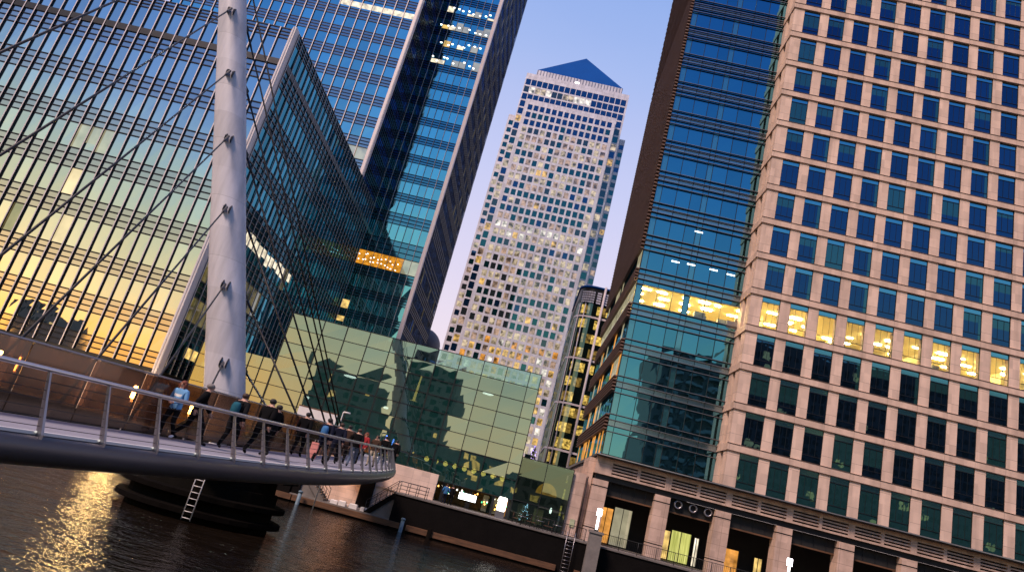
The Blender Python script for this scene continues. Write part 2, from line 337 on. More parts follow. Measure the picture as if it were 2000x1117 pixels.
# ================================================================== CURTAIN WALL BUILDER
def P_front(Y0): return lambda u, d, z: (u, Y0-d, z)          # facade looking to -Y
def P_side(X0): return lambda u, d, z: (X0+d, u, z)           # facade looking to +X
def pbox(mb, P, ua, ub, d0, d1, z0, z1, m=0):
    a = P(ua, d0, z0); b = P(ub, d1, z1)
    mb.box(min(a[0], b[0]), max(a[0], b[0]), min(a[1], b[1]), max(a[1], b[1]), z0, z1, m)
def pane(mb, P, ua, ub, z0, z1, m, j=.012):
    c = [P(ua, rnd.uniform(-j, j), z0), P(ub, rnd.uniform(-j, j), z0), P(ub, rnd.uniform(-j, j), z1), P(ua, rnd.uniform(-j, j), z1)]
    mb.quad(*c, m)
def curtain(par, P, ua, ub, pitch, visions, spans, gm, sm, lits={}, lines=4, fin=.20, finw=.11, j=.012, mull=True, zspan=None, ms=None):
    """one glazed wall: a window band and a spandrel band for each floor, a fin at each joint"""
    n = max(1, round((ub-ua)/pitch)); p = (ub-ua)/n
    mats = [gm, M['lit_y'], M['lit_w'], M['lit_o'], M['lit_pale'], M['lit_amber'], M['lit_dim'], M['lit_soft']]
    ix = {'y': 1, 'w': 2, 'o': 3, 'p': 4, 'a': 5, 'd': 6, 'l': 7}
    for fi, (z0, z1) in enumerate(visions):
        mb = MB()
        for k in range(n):
            e = lits.get((fi, k))
            if e is None: pane(mb, P, ua+k*p, ua+k*p+p, z0, z1, 0, j)
            else:
                kind, f0, f1 = e if isinstance(e, tuple) else (e, 0, 1)
                h = z1-z0
                if f0 > 0: pane(mb, P, ua+k*p, ua+k*p+p, z0, z0+f0*h, 0, j)
                pane(mb, P, ua+k*p, ua+k*p+p, z0+f0*h, z0+f1*h, ix[kind], 0)
                if f1 < 1: pane(mb, P, ua+k*p, ua+k*p+p, z0+f1*h, z1, 0, j)
        mb.build('window_band', mats, par)
    for (z0, z1) in spans:
        mb = MB()
        for k in range(n): pane(mb, P, ua+k*p, ua+k*p+p, z0, z1, 0, j*.5)
        for q in range(lines):
            z = z0 + (z1-z0)*q/(lines-1) if lines > 1 else (z0+z1)/2
            pbox(mb, P, ua, ub, .02, .09, z-.065, z+.065, 1)
        mb.build('spandrel_band', [sm, M['mull_side']], par)
    if mull:
        z0, z1 = zspan or (min(min(v[0] for v in visions), min(s[0] for s in spans)), max(max(v[1] for v in visions), max(s[1] for s in spans)))
        q = MB(); a = P(0, .03, 0); b = P(0, fin, 0)
        def bx(u0, u1, d0, d1, mi):
            a = P(u0, d0, z0); b = P(u1, d1, z1); o = P(0, 0, 0)
            q.box(min(a[0], b[0])-o[0], max(a[0], b[0])-o[0], min(a[1], b[1])-o[1], max(a[1], b[1])-o[1], z0, z1, mi)
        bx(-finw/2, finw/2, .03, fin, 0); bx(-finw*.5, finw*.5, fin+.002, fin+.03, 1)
        first = None
        for k in range(n+1):
            o = P(ua+k*p, 0, 0); loc = (o[0], o[1], 0)
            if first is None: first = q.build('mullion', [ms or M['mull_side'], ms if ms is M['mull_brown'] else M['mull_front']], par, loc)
            else: link('mullion', first.data, par, loc)

# ------------------------------------------------------------------ low glass block (left)
A = thing('glass_office_block', 'mirror glass office block behind the mast, its front gleaming yellow below and blue above', 'building')
MBX = lambda *a: MB().box(*a)
MBX(-84, -37.7, 70.15, 108.8, 8.66, 51.25).build('wall', M['dark'], A)
PF = P_front(70)
visA = [(10.38, 12.68), (14.49, 17.11), (18.97, 22.32), (24.55, 27.77), (30.1, 33.16), (35.4, 38.51), (40.85, 44.0), (47.0, 49.9)]
spA = [(8.66, 10.38), (12.68, 14.49), (17.11, 18.97), (22.32, 24.55), (27.77, 30.1), (33.16, 35.4), (38.51, 40.85), (44.0, 46.2), (49.9, 51.3)]
nA = round((84-38.1)/1.5)
colA = lambda X: int((X+84)/((84-38.1)/nA))
litA = {(4, colA(-57)): ('p', .0, 1), (4, colA(-55.4)): ('p', .3, 1), (4, colA(-54)): ('p', 0, 1), (3, colA(-54.6)): 'l', (2, colA(-54.3)): 'l', (2, colA(-53)-4): 'd'}
curtain(A, PF, -84, -38.05, 1.5, visA, spA, M['glassA'], M['spanA'], litA)
mb = MB(); pbox(mb, PF, -84, -38.1, .02, .16, 46.2, 47.0); mb.build('dark_band', M['dark_metal'], A)
mb = MB(); mb.box(-37.98, -37.48, 69.62, 70.6, 8.3, 51.5); mb.box(-37.92, -37.78, 69.55, 69.618, 8.3, 51.5, 1); mb.box(-37.62, -37.52, 69.55, 69.618, 8.3, 51.5, 1)
mb.build('corner_post', [M['white_strip'], M['lilac']], A)
PS = P_side(-37.5)
litS = {}
for k in range(24):
    r = rnd.random()
    if k < 16: litS[(3, k)] = ('w', rnd.uniform(.3, .55), rnd.uniform(.7, .95)) if r > .25 else 'd'
    if k < 11: litS[(2, k)] = ('d', 0, 1) if r > .3 else ('y', .4, .6)
    if k < 10: litS[(1, k)] = 'd' if r > .3 else ('y', 0, .8)
    if k < 16 and r > .7: litS[(0, k)] = ('y', .2, .7)
curtain(A, PS, 70.62, 120.9, 1.5, visA, spA, M['glassAs'], M['spanAs'], litS, fin=.14, finw=.07, j=.02, ms=M['mull_pale'])
mb = MB(); pbox(mb, PS, 70.62, 120.9, .02, .12, 46.2, 47.0); mb.build('dark_band', M['dark_metal'], A)
MBX(-84, -37.6, 70.6, 108.8, 51.27, 51.4).build('roof', M['conc_dark'], A)
for X in (-38.2, -44.1, -53.1, -62.1, -71.1, -80.1):
    mb = MB(); mb.box(X-.55, X+.45, 70.0, 71.0, 3.3, 7.9, 0); mb.box(X-.6, X+.5, 69.95, 71.05, 7.9, 8.64, 1)
    mb.build('column', [M['stone_base'], M['white_strip']], A)
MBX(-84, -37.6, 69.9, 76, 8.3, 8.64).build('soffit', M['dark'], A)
MBX(-84, -37.6, 76.0, 76.4, 3.3, 8.6).build('back_wall', M['stone_base'], A)
for X in (-42, -47.4, -56.5, -66):
    MBX(X-.35, X+.35, 75.85, 75.98, 5.0, 6.6).build('wall_light', M['wall_amber'], A)

# ------------------------------------------------------------------ tall glass tower
B = thing('glass_tower', 'tall blue glass tower with two white edges rising behind the lower mirror glass block', 'building')
mb = MB(); mb.box(-84, -37.7, 109.15, 150.8, 3.3, 152); mb.box(-37.7, -25.4, 121.15, 150.8, 3.3, 151.9); mb.build('wall', M['dark'], B)
up_f = [(50.0+4.3*k, 52.4+4.3*k) for k in range(0, 24)]; up_s = [(52.4+4.3*k, 54.3+4.3*k) for k in range(0, 24)]
lf = {}
nB = round((84-38.0)/2.1); colB = lambda X: int((X+84)/((84-38.0)/nB))
for X in (-41.3, -38.9): lf[(1, colB(X))] = 'p'
for X in (-51, -49, -47, -45, -43, -41, -38.9): lf[(8, colB(X))] = ('w', .2, .7)
curtain(B, P_front(109), -84, -38.0, 2.1, up_f, up_s, M['glassB'], M['spanA'], lf, fin=.22, finw=.14)
mb = MB(); mb.box(-37.98, -37.3, 108.6, 109.5, 51.4, 153); mb.box(-37.55, -37.38, 108.53, 108.598, 51.4, 153, 1); mb.build('edge_post', [M['white_strip'], M['lilac']], B)
ls = {(15, k): ('w', .3, .6) for k in (3, 5, 6)}
curtain(B, P_side(-37.5), 109.52, 121.0, 1.0, up_f, up_s, M['glassD'], M['spanAs'], ls, fin=.10, finw=.06, j=.02, ms=M['mull_brown'])
rv = [(5.2, 8), (9.4, 12), (13.6, 16.2), (17.8, 20.4), (22, 24.6), (26.2, 28.8), (30.2, 33), (34.6, 37.2), (39.1, 42.0), (45.1, 48.4)] + [(50.6+4.25*k, 53.2+4.25*k) for k in range(23)]
rs = [(rv[k][1], rv[k+1][0]) for k in range(len(rv)-1)]
nC = round((37.4-25.7)/1.45)
lc = {}
for k in range(nC):
    lc[(8, k)] = 'a' if k < 6 else 'p'
for row in (18, 19, 20, 21):
    for k in range(nC):
        r = rnd.random()
        if k < 1: continue
        if r < .75: lc[(row, k)] = ((('y' if k < 3 else 'p') if r < .5 else 'w'), .0, rnd.choice((.25, .4, .6, .85)))
lc[(6, 0)] = ('y', 0, .6); lc[(5, 0)] = ('y', .6, 1)
curtain(B, P_front(121), -37.4, -25.7, 1.45, rv, rs, M['glassC'], M['spanC'], lc, fin=.16, finw=.08)
mb = MB()
for row, zz in ((8, .35), (8, .7)):
    for k in range(11): mb.ell((-36.9+k*.72+rnd.uniform(-.3, .3), 120.9, 39.1+2.9*zz-k*.05+rnd.uniform(-.35, .35)), .12, .08, .08)
for row in (18, 19, 20, 21):
    for k in range(9):
        if rnd.random() < .85: mb.ell((-35.9+k*1.15+rnd.uniform(-.3, .3), 120.9, rv[row][0]+rnd.uniform(.5, 1.8)), .24, .06, .12)
mb.build('ceiling_lights', M['sky_lamp'], B)['kind'] = 'stuff'
mb = MB(); mb.box(-25.68, -25.05, 120.6, 121.5, 3.3, 153); mb.build('edge_post', [M['white_strip']], B)
ld = {}
for f in range(4, 30):
    for k in range(30):
        if rnd.random() < (.10 if f < 9 else .0): ld[(f, k)] = 'd'
for f in range(12, 30):
    k0 = int(15-(f-12)*.9)
    for q in (k0, k0+5, k0+9):
        if 0 <= q < 28: ld[(f, q)] = 'd'
curtain(B, P_side(-25.2), 121.52, 150.7, 1.0, rv, rs, M['glassD'], M['glassD'], ld, fin=.07, finw=.07, j=.02, ms=M['mull_brown'])

# ------------------------------------------------------------------ round topped block glimpsed behind
D = thing('domed_building', 'low grey rounded building peeping out beside the foot of the glass tower', 'building')
DR, DZ = 5.0, 39.5
rings = []
for k in range(9):
    a = k/8*math.pi/2
    rings.append([(-32.6+DR*math.cos(a)*math.cos(t*math.pi/12), 190+DR*math.cos(a)*math.sin(t*math.pi/12), DZ+DR*math.sin(a)) for t in range(24)])
rings.insert(0, [(-32.6+DR*math.cos(t*math.pi/12), 190+DR*math.sin(t*math.pi/12), 3.3) for t in range(24)])
mb = MB(); mb.loft(rings); mb.build('shell', surf('taupe_roof', (.16, .13, .13), .6, var=.2), D)
mb = MB()
for zz in range(6, 36, 4): mb.loft([[(-32.6+(DR+.1)*math.cos(t*math.pi/12), 190+(DR+.1)*math.sin(t*math.pi/12), zz+d) for t in range(24)] for d in (0, 1.6)], caps=False)
mb.build('window_band', M['glassD'], D)

# ------------------------------------------------------------------ pyramid topped tower
T = thing('pyramid_tower', 'pale steel clad skyscraper with a blue pyramid roof and a grid of lit windows', 'tower')
XC = -12.2
twin = ['tw_navy', 'tw_teal', 'tw_grey', 'tw_yellow', 'tw_cream', 'tw_pink', 'tw_orange', 'tw_white']
TM = [glass('tower_window_navy', (.10, .22, .40), .5, body=(.004, .02, .06)), glass('tower_window_teal', (.10, .3, .32), .5, body=(.004, .03, .035)),
      glass('tower_window_grey', (.16, .24, .26), .5, body=(.03, .04, .045))] + [lit('tower_window_'+a, c, st, scale=.55, var=.85, f0=.34, f1=.66, gloss=.3, gt=(.25, .33, .36)) for a, c, st in
      (('yellow', (1, .60, .18), .85), ('cream', (1, .78, .52), .62), ('rose', (.95, .62, .45), .5), ('amber', (1, .42, .08), .8), ('white', (1, .90, .78), 1.0))]
def grid_wall(mb, Y, X0, X1, xs, ww, zs, wh, zb, zt, dep=.45):
    """cladding with real openings: piers between windows, bands between rows, butted end to end"""
    z = zb
    for zt_w in zs + [None]:
        z2 = zt if zt_w is None else zt_w-wh
        if z2 > z: mb.box(X0, X1, Y, Y+dep, z, z2)
        if zt_w is None: break
        x = X0
        for xw in xs + [None]:
            x2 = X1 if xw is None else xw
            if x2 > x: mb.box(x, x2, Y, Y+dep, z2, zt_w)
            if xw is not None: x = xw+ww
        z = zt_w
zrow = [178.5-4.0*k for k in range(41)]; zrow = sorted(zrow)
pxs = [-32.3+2.92*k for k in range(14)]
mb = MB(); grid_wall(mb, 280, -33.9, 9.3, pxs, 2.12, zrow, 2.85, 3.3, 181.2); mb.box(-33.9, 9.3, 280.9, 284, 3.3, 181); mb.build('front_panel', M['tower_wall'], T)
big = MB(); wins = []
ROW = {0: 'n', 1: 'n', 2: 'n', 3: 'l', 4: 'l', 5: 'm', 6: 'm', 7: 'k', 8: 'l', 9: 'l', 10: 'm', 11: 'k', 12: 'm', 13: 'k', 14: 'm', 15: 'b', 16: 'b', 17: 'm', 18: 'l', 19: 'l', 20: 'm', 21: 'l', 22: 'l', 23: 't', 24: 'm', 25: 'm', 26: 't', 27: 'l'}
def tw_pick(z, x, lo=False):
    r = rnd.random(); k = round((178.5-z)/4); c = ROW.get(k, 'y' if z < 84 else 'l')
    if c == 'n': return 0 if r < .93 else 1
    if c == 'k': return 1 if r < .8 else rnd.choice((0, 5, 4))
    if c == 't': return 1 if r < .55 else rnd.choice((4, 5, 2))
    if c == 'b': return rnd.choices((7, 4, 3, 5), (4, 8, .5, 2))[0]
    if c == 'l': return rnd.choices((4, 5, 3, 2, 1), (8, 7, 1, 3, 2))[0]
    if c == 'y': return rnd.choices((3, 4, 6, 5, 1, 7), (6, 6, 3, 3, 2, 1))[0]
    return rnd.choices((4, 5, 1, 0, 2, 3), (4, 4, 6, 2, 2, .3))[0]
for z in zrow:
    for x in pxs:
        wins.append((x, z))
ind = [(x, z) for x, z in wins if 144 <= z <= 181][:100] if False else sorted([q for q in wins if q[1] > 148], key=lambda q: -q[1])[:100]
wm = []
for k, mt in enumerate(TM):
    q = MB(); q.quad((0, 0, -2.85), (2.12, 0, -2.85), (2.12, 0, 0), (0, 0, 0)); me = q.build('window', [mt]); wm.append(me.data); bpy.data.objects.remove(me)
indset = set(ind)
for (x, z) in wins:
    k = tw_pick(z, x)
    if (x, z) in indset: link('window', wm[k], T, (x, 280.12, z))
    else: big.quad((x, 280.12, z-2.85), (x+2.12, 280.12, z-2.85), (x+2.12, 280.12, z), (x, 280.12, z), k)
# body behind the panel, upper glazed storeys and the set back wings
bz = sorted([194.4-4.05*k for k in range(46)])
bxs = [-36.9+2.74*k for k in range(18)]
mb = MB(); grid_wall(mb, 284.0, -37.4, 12.9, bxs, 2.42, bz, 3.25, 3.3, 197.6, .4); mb.box(-37.4, 12.9, 284.6, 330, 3.3, 197.5); mb.build('body', M['tower_wall'], T)
for z in bz:
    for i, x in enumerate(bxs):
        if z < 181 and 2 <= i <= 15: continue
        k = 0 if z > 181 else rnd.choices((0, 1, 2, 3, 4, 5), (4, 7, 4, 1, 4, 3))[0]
        if abs(z-190.35) < .2 and 0 <= i < 12: k = rnd.choice((4, 7, 7, 2))
        big.quad((x, 284.12, z-3.25), (x+2.42, 284.12, z-3.25), (x+2.42, 284.12, z), (x, 284.12, z), k)
wz = sorted([174.0-4.05*k for k in range(41)])
for X0, X1 in ((-41.2, -37.42), (12.92, 16.0)):
    mb = MB(); grid_wall(mb, 290, X0, X1, [X0+.8], 2.1, wz, 2.5, 3.3, 177, .4); mb.box(X0, X1, 290.5, 324, 3.3, 176.9); mb.build('corner_wing', M['tower_wall'], T)
    for z in wz: big.quad((X0+.8, 290.12, z-2.5), (X0+2.9, 290.12, z-2.5), (X0+2.9, 290.12, z), (X0+.8, 290.12, z), rnd.choices((0, 1, 2, 3, 4, 5), (3, 8, 4, 1, 5, 4))[0])
tag(big.build('window', TM, T), kind='stuff')
mb = MB(); mb.box(-33.0, 8.9, 285, 326, 197.6, 201.0); 
for k in range(28): mb.box(-32.9+k*1.5, -32.5+k*1.5, 284.9, 284.99, 197.8, 201.0, 1)
mb.build('roof_lattice', [M['tower_wall'], M['steel']], T)
mb = MB(); a, b, zb, za = -33.0, 9.2, 201.02, 227.8
ap = (XC, 305, za); c = [(a, 285, zb), (b, 285, zb), (b, 326, zb), (a, 326, zb)]
for k in range(4):
    i = len(mb.v); mb.v += [c[k], c[(k+1) % 4], ap]; mb.f.append((i, i+1, i+2)); mb.m.append(0); mb.sm.append(False)
mb.build('pyramid_roof', M['pyramid'], T)
mb = MB(); mb.ell((-12.8, 284.95, 198.6), 1.2, .3, .5); mb.build('roof_light', M['sky_lamp'], T)

# ------------------------------------------------------------------ rounded glass tower at the gap
Q = thing('rounded_glass_tower', 'dark glass tower with a rounded corner and yellow windows between skyscraper and louvred wall', 'building')
def rplan(off=0., n=10):
    r = 3.6+off; p = [(6.4-off, 190), ] ; p = [(6.4-off, 185)]
    for k in range(n+1):
        a = math.pi - k/n*math.pi/2*-1
        p.append((10+r*math.cos(math.pi+k/n*math.pi/2), 163.6+r*math.sin(math.pi+k/n*math.pi/2)))
    p.append((40, 160-off)); return p
pl = rplan()
def strip(mb, pl, z0, z1, m=0, mf=None):
    for k in range(len(pl)-1):
        mm = m if mf is None else mf(k)
        mb.quad((*pl[k], z0), (*pl[k+1], z0), (*pl[k+1], z1), (*pl[k], z1), mm, mf is None)
# straight part is cut in bays
pf = pl[:-1] + [(11.2+1.15*k, 160) for k in range(26)]
qm = [glass('round_glass', (.28, .34, .30), .5, body=(.004, .012, .01), wave=.02, wscale=.4), lit('lit_patchy', (1, .66, .14), .75, var=1.0, scale=1.7), lit('lit_patchy_dim', (.9, .55, .12), .3, var=1.0, scale=1.3, gloss=.3), M['spanAs'], M['lit_w']]
for f in range(14):
    z0 = 3.3+f*3.62
    mb = MB()
    strip(mb, pf, z0+1.2, z0+3.4, 0, lambda k: (rnd.choices((0, 1, 2), (5, 5, 4))[0] if k > 5 else 0))
    mb.build('window_band', qm, Q)
    mb = MB(); strip(mb, pf, z0+3.4, z0+4.82, 0); mb.build('spandrel_band', [qm[0]], Q)
po = rplan(.12)
for z in (18.2, 29.0, 40, 50.6):
    mb = MB(); strip(mb, po, z, z+.45); mb.build('horizontal_rail', M['white_strip'], Q)
mb = MB(); strip(mb, pf, 54.2, 57.6); strip(mb, rplan(.01), 57.6, 58.2)
mb.build('plant_screen', M['dark_metal'], Q)
mb = MB()
for f in range(5):
    for k in range(len(po)-8, len(po)-1):
        for h in range(2):
            a = Vector((*po[k], 0)); b = Vector((*po[k+1], 0)) if k < len(po)-2 else Vector((13.5, 159.88, 0)); p = a.lerp(b, .15+.45*h); q = a.lerp(b, .45+.45*h)
            mb.quad((p.x, p.y, 54.4+f*.62), (q.x, q.y, 54.4+f*.62), (q.x, q.y, 54.8+f*.62), (p.x, p.y, 54.8+f*.62))
mb.build('screen_openings', surf('pale_openings', (.7, .7, .85), .5), Q)['kind'] = 'stuff'
mb = MB(); i0 = [Vector((x, y, 58.2)) for x, y in rplan(.3)] + [Vector((40, 185, 58.2))]
mb.loft([i0, [p+Vector((0, 0, .5)) for p in i0]]); mb.build('roof', M['pyramid'], Q)
mb = MB(); mb.tube([(12.2, 159.5, 3.3), (12.2, 159.5, 58.9)], .28); mb.build('corner_mast', M['white_strip'], Q)
for x in (8.2, 7.0):
    mb = MB(); y = 163.6-math.sqrt(max(0, 3.75**2-(10-x)**2)); mb.tube([(x, y, 3.3), (x, y, 54)], .12); mb.build('vertical_rail', M['white_strip'], Q)

# ------------------------------------------------------------------ stone office (right)
S = thing('stone_office_building', 'pink stone office building with a grid of dark blue windows and one lit floor', 'building')
FP, CP, X0S = 4.215, 3.02, 21.87
NR, NCOL = 24, 12
tops = [15.12+FP*k for k in range(NR)]
ZT = tops[-1]+.9
XR = X0S+CP*NCOL+.2
pier = [MB() for _ in range(NCOL+1)]; mb = MB()
# piers between windows, butted between bands
for k, zt in enumerate(tops):
    zb = zt-3.45
    for j in range(NCOL+1):
        xa = 20.62 if j == 0 else X0S+CP*(j-1)+1.95
        xb = X0S+CP*j if j < NCOL else XR
        pier[j].box(xa, xb, 70.0, 70.7, zb, zt)
    band = MB(); band.box(20.5, XR, 69.9, 70.7, zt, zt+.765)
    band.box(20.44, XR, 69.86, 69.898, zt+.71, zt+.765, 1); band.box(20.47, XR, 69.88, 69.898, zt+.0, zt+.06, 1)  # dark strips at band top and foot imitate shadow lines
    # return wall facing left, with a slit window
    mb.box(20.6, 21.3, 70.72, 71.3, zb, zt); mb.box(20.6, 21.3, 72.3, 73.6, zb, zt)
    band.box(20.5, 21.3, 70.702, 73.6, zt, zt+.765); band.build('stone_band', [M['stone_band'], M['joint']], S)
mb.build('return_wall', M['stone'], S)
for p_ in pier: p_.build('stone_pier', M['stone'], S)
def win_mesh(name, gm, lit_row=False):
    q = MB()
    q.quad((0, 0, 0), (1.88, 0, 0), (1.88, 0, 2.72), (0, 0, 2.72), 0)
    q.quad((0, .0, 2.78), (1.88, .0, 2.78), (1.88, .0, 3.3), (0, .0, 3.3), 1)
    q.box(0, 1.88, -.05, .02, 2.72, 2.78, 2); q.box(0, 1.88, -.05, .02, .62, .67, 2)
    q.box(.61, .635, -.03, .0, .67, 2.72, 2); q.box(1.25, 1.275, -.03, .0, .67, 2.72, 2)
    q.box(0, .05, -.06, .02, 0, 3.3, 2); q.box(1.83, 1.88, -.06, .02, 0, 3.3, 2)
    o = q.build(name, [gm, M['transom'], M['dark_metal']]); me = o.data; bpy.data.objects.remove(o); return me
M['clear'] = glass('clear_window', (.5, .6, .6), .06, trans=.98, tt=(.95, .95, .9))
glS2 = glass('blind_window_glass', (.16, .36, .38), .45, body=(.014, .055, .06), wave=.006, wscale=.7, tvar=.2)
def win_blind(f, sx=0):
    q = MB(); h = 2.72*(1-f)
    if sx: q.quad((1.88-sx, -.012, 0), (1.88, -.012, 0), (1.88, -.012, 2.72), (1.88-sx, -.012, 2.72), 3)
    q.quad((0, 0, 0), (1.88, 0, 0), (1.88, 0, h), (0, 0, h), 0); q.quad((0, .005, h), (1.88, .005, h), (1.88, .005, 2.72), (0, .005, 2.72), 3)
    q.quad((0, .0, 2.78), (1.88, .0, 2.78), (1.88, .0, 3.3), (0, .0, 3.3), 1)
    q.box(0, 1.88, -.05, .02, 2.72, 2.78, 2); q.box(0, 1.88, -.05, .02, .62, .67, 2); q.box(.61, .635, -.03, .0, .67, 2.72, 2); q.box(1.25, 1.275, -.03, .0, .67, 2.72, 2)
    q.box(0, .05, -.06, .02, 0, 3.3, 2); q.box(1.83, 1.88, -.06, .02, 0, 3.3, 2)
    o = q.build('window', [M['glassS'], M['transom'], M['dark_metal'], glS2]); me = o.data; bpy.data.objects.remove(o); return me
wme = [win_mesh('window', M['glassS']), win_mesh('window', glS2), win_mesh('window', M['clear']), win_blind(.35), win_blind(.6), win_blind(.15), win_blind(.02, .36), win_blind(.3, .3)]
cnt = 0; rest = MB()
for k, zt in enumerate(tops):
    zb = zt-3.45
    for j in range(NCOL):
        x = X0S+CP*j
        mi = 2 if k == 4 else (1 if (k == 0 and rnd.random() < .9) else rnd.choices((0, 1, 3, 4, 5), (66, 8, 9, 6, 11))[0] if j % 2 == 0 or k < 3 else rnd.choices((6, 7, 0, 3), (60, 15, 15, 10))[0])
        if k < 9 and j < 11 or (k == 9 and j < 1):
            o = link('window', wme[mi], S, (x, 70.12, zb)); o.scale = (1.95/1.88, 1, 3.45/3.3); o.rotation_euler = (rnd.uniform(-.004, .004), 0, rnd.uniform(-.004, .004))
        else:
            src = wme[mi]; b0 = len(rest.v); rx = rnd.uniform(-.004, .004); ry = rnd.uniform(-.004, .004)
            for v in src.vertices: rest.v.append((x+v.co.x*1.95/1.88, 70.12+v.co.y+rx*v.co.z+ry*v.co.x, zb+v.co.z*3.45/3.3))
            for p in src.polygons:
                rest.f.append(tuple(b0+i for i in p.vertices)); rest.m.append(p.material_index + (3 if mi == 1 and p.material_index == 0 else 0)); rest.sm.append(False)
tag(rest.build('window', [M['glassS'], M['transom'], M['dark_metal'], glS2], S), kind='stuff')
mb = MB()
for k, zt in enumerate(tops): mb.quad((20.9, 71.3, zt-3.45), (20.9, 72.3, zt-3.45), (20.9, 72.3, zt), (20.9, 71.3, zt))
tag(mb.build('slit_window', M['glassS'], S), kind='stuff')
# core behind the glass, leaving the lit floor open as a room
z4 = tops[4]
mb = MB(); mb.box(21.35, XR, 70.75, 102, 11.6, z4-3.56); mb.box(21.35, XR, 70.75, 102, z4+.1, ZT); mb.build('core', M['dark'], S)
M['office'] = surf('office_wall', (.88, .76, .42), .8, var=.2)
M['ceil'] = surf('office_ceiling', (.88, .78, .46), .8, var=.08)
M['tube'] = lamp_mat('ceiling_tube', (1, .80, .40), 85)
mb = MB()
for (xa, xb, ya) in ((8.95, 21.34, 73.72), (21.341, XR, 70.8)): mb.box(xa, xb, ya, 84, z4-3.55, z4-3.45); mb.box(xa, xb, ya, 84, z4-.02, z4+.08, 1)
mb.box(8.95, XR, 84, 84.2, z4-3.3, z4-.03)
for x in range(24, 58, 9): mb.box(x, x+.15, 76, 84, z4-3.3, z4-.03)
mb.build('office_floor', [M['office'], M['ceil']], S)
mb = MB()
for yy in (74.2, 76.2, 78.4, 81):
    x = 9.8
    while x < XR-1.5:
        if rnd.random() > .25: mb.box(x, x+rnd.choice((.6, 1.2, 1.2)), yy+rnd.uniform(-.2, .2), yy+.32, z4-.12, z4-.05)
        x += rnd.choice((1.9, 2.6, 2.6, 3.1))
mb.build('office_ceiling_lights', M['tube'], S)['kind'] = 'stuff'
mb = MB()
for k in range(70):
    x = 10+rnd.random()*46; y = 73+rnd.random()*9; h = rnd.uniform(.8, 1.5); mb.box(x, x+rnd.uniform(.5, 1.6), y, y+.5, z4-3.29, z4-3.3+h)
mb.build('office_furniture', M['steel'], S)['kind'] = 'stuff'

# glazed bay between the stone front and the fin wall
YB = 73.5; PB = P_front(YB)
bx_ = [8.85, 9.55, 11.3, 13.0, 14.3, 14.95, 16.7, 18.5, 20.58]; nb_ = 8
M['bay_pale'] = glass('bay_pale_glass', (.30, .62, .72), .5, body=(.03, .11, .13), rough=.05, wave=.01)
vz = [(tops[k]-3.05, tops[k]-.70) for k in range(NR)]
for k in range(NR):
    z0, z1 = vz[k]
    mb = MB(); pw = (20.58-8.85)/nb_
    for q in range(nb_):
        xa = bx_[q]; pw = bx_[q+1]-xa; pane(mb, PB, xa, xa+pw, z0, z1, (1 if k == 4 and q not in (0, 4) else (3 if q in (0, 4) else 0)), .006)
        mb.box(xa-.03, xa+.03, YB-.07, YB-.001, z0, z1, 2)
    mb.build('bay_window', [M['glassBay'], M['clear'], M['dark_metal'], M['bay_pale']], S)
    if k+1 < NR or True:
        zn = z1+1.865
        mb = MB()
        for q in range(nb_):
            xa = bx_[q]; pw = bx_[q+1]-xa
            for (a, b, mi) in ((z1, z1+.62, 0), (z1+.62, z1+1.25, 1), (z1+1.25, zn, 0)): pane(mb, PB, xa, xa+pw, a, b, mi, .005)
            mb.box(xa-.025, xa+.025, YB-.06, YB-.001, z1, zn, 2)
        for a in (z1, z1+.62, z1+1.25, zn): mb.box(8.75, 20.59, YB-.26, YB-.08, a-.035, a+.035, 2); mb.box(8.75, 20.59, YB-.28, YB-.261, a-.03, a+.025, 3)
        mb.build('bay_spandrel', [M['glassBay'], M['spanBay'], M['dark_metal'], M['steel']], S)
mb = MB(); mb.box(9.0, 21.3, YB+.15, 101, 11.6, z4-3.56); mb.box(9.0, 21.3, YB+.15, 101, z4+.1, ZT); mb.build('bay_core', M['dark'], S)
mb = MB(); mb.box(14.55, 14.95, YB+.2, YB+.6, z4-3.3, z4-.03); mb.build('bay_pillar', M['steel'], S)
lm = MB()
for (k, x, z) in ((6, 14.2, .55), (5, 12.2, .5), (5, 14.0, .6), (5, 16.6, .6), (5, 18.6, .5)):
    zz = vz[k][0]+z+1.2; lm.box(x, x+.9, YB-.06, YB-.03, zz, zz+.12)
lm.build('bay_ceiling_lights', M['sky_lamp'], S)['kind'] = 'stuff'
# fin wall looking left
PFn = P_side(8.8)
mb = MB(); mb.box(8.55, 8.88, 73.2, 102, 9.9, 11.6); mb.build('fin_wall_base', M['stone_band'], S)
for k in range(NR):
    z0, z1 = vz[k]
    mb = MB(); y = 73.7
    while y < 101.5:
        r = rnd.random(); mi = 0
        if k == 0: mi = 1 if r < .55 else 0
        elif k < 5: mi = rnd.choice((0, 0, 0, 1, 0, 2)) if k != 4 else 2
        elif k < 9 and r < .15: mi = 2
        pane(mb, PFn, y, y+1.35, z0-.3, z1+.3, mi, .01); y += 1.4
    mb.build('side_window', [M['glassAs'], M['lit_o'], M['lit_pale']], S)
    for zc in ([z1+.25+.37*q for q in range(5)] if k < 5 else [z1+.1+.47*q for q in range(9)]):
        if k >= 14 and round((zc-z1-.1)/.47) % 2: continue
        q = MB(); q.box(8.42, 8.78, 73.2, 102.0, zc-.075, zc+.075); q.box(8.40, 8.419, 73.2, 102.0, zc-.06, zc+.05, 1); q.build('fin', [M['terracotta'], M['terracotta']], S) if (k < 20) else None
mb = MB(); mb.box(8.9, XR, 70.75, 102, ZT+.01, ZT+.4); mb.build('roof', M['conc_dark'], S)
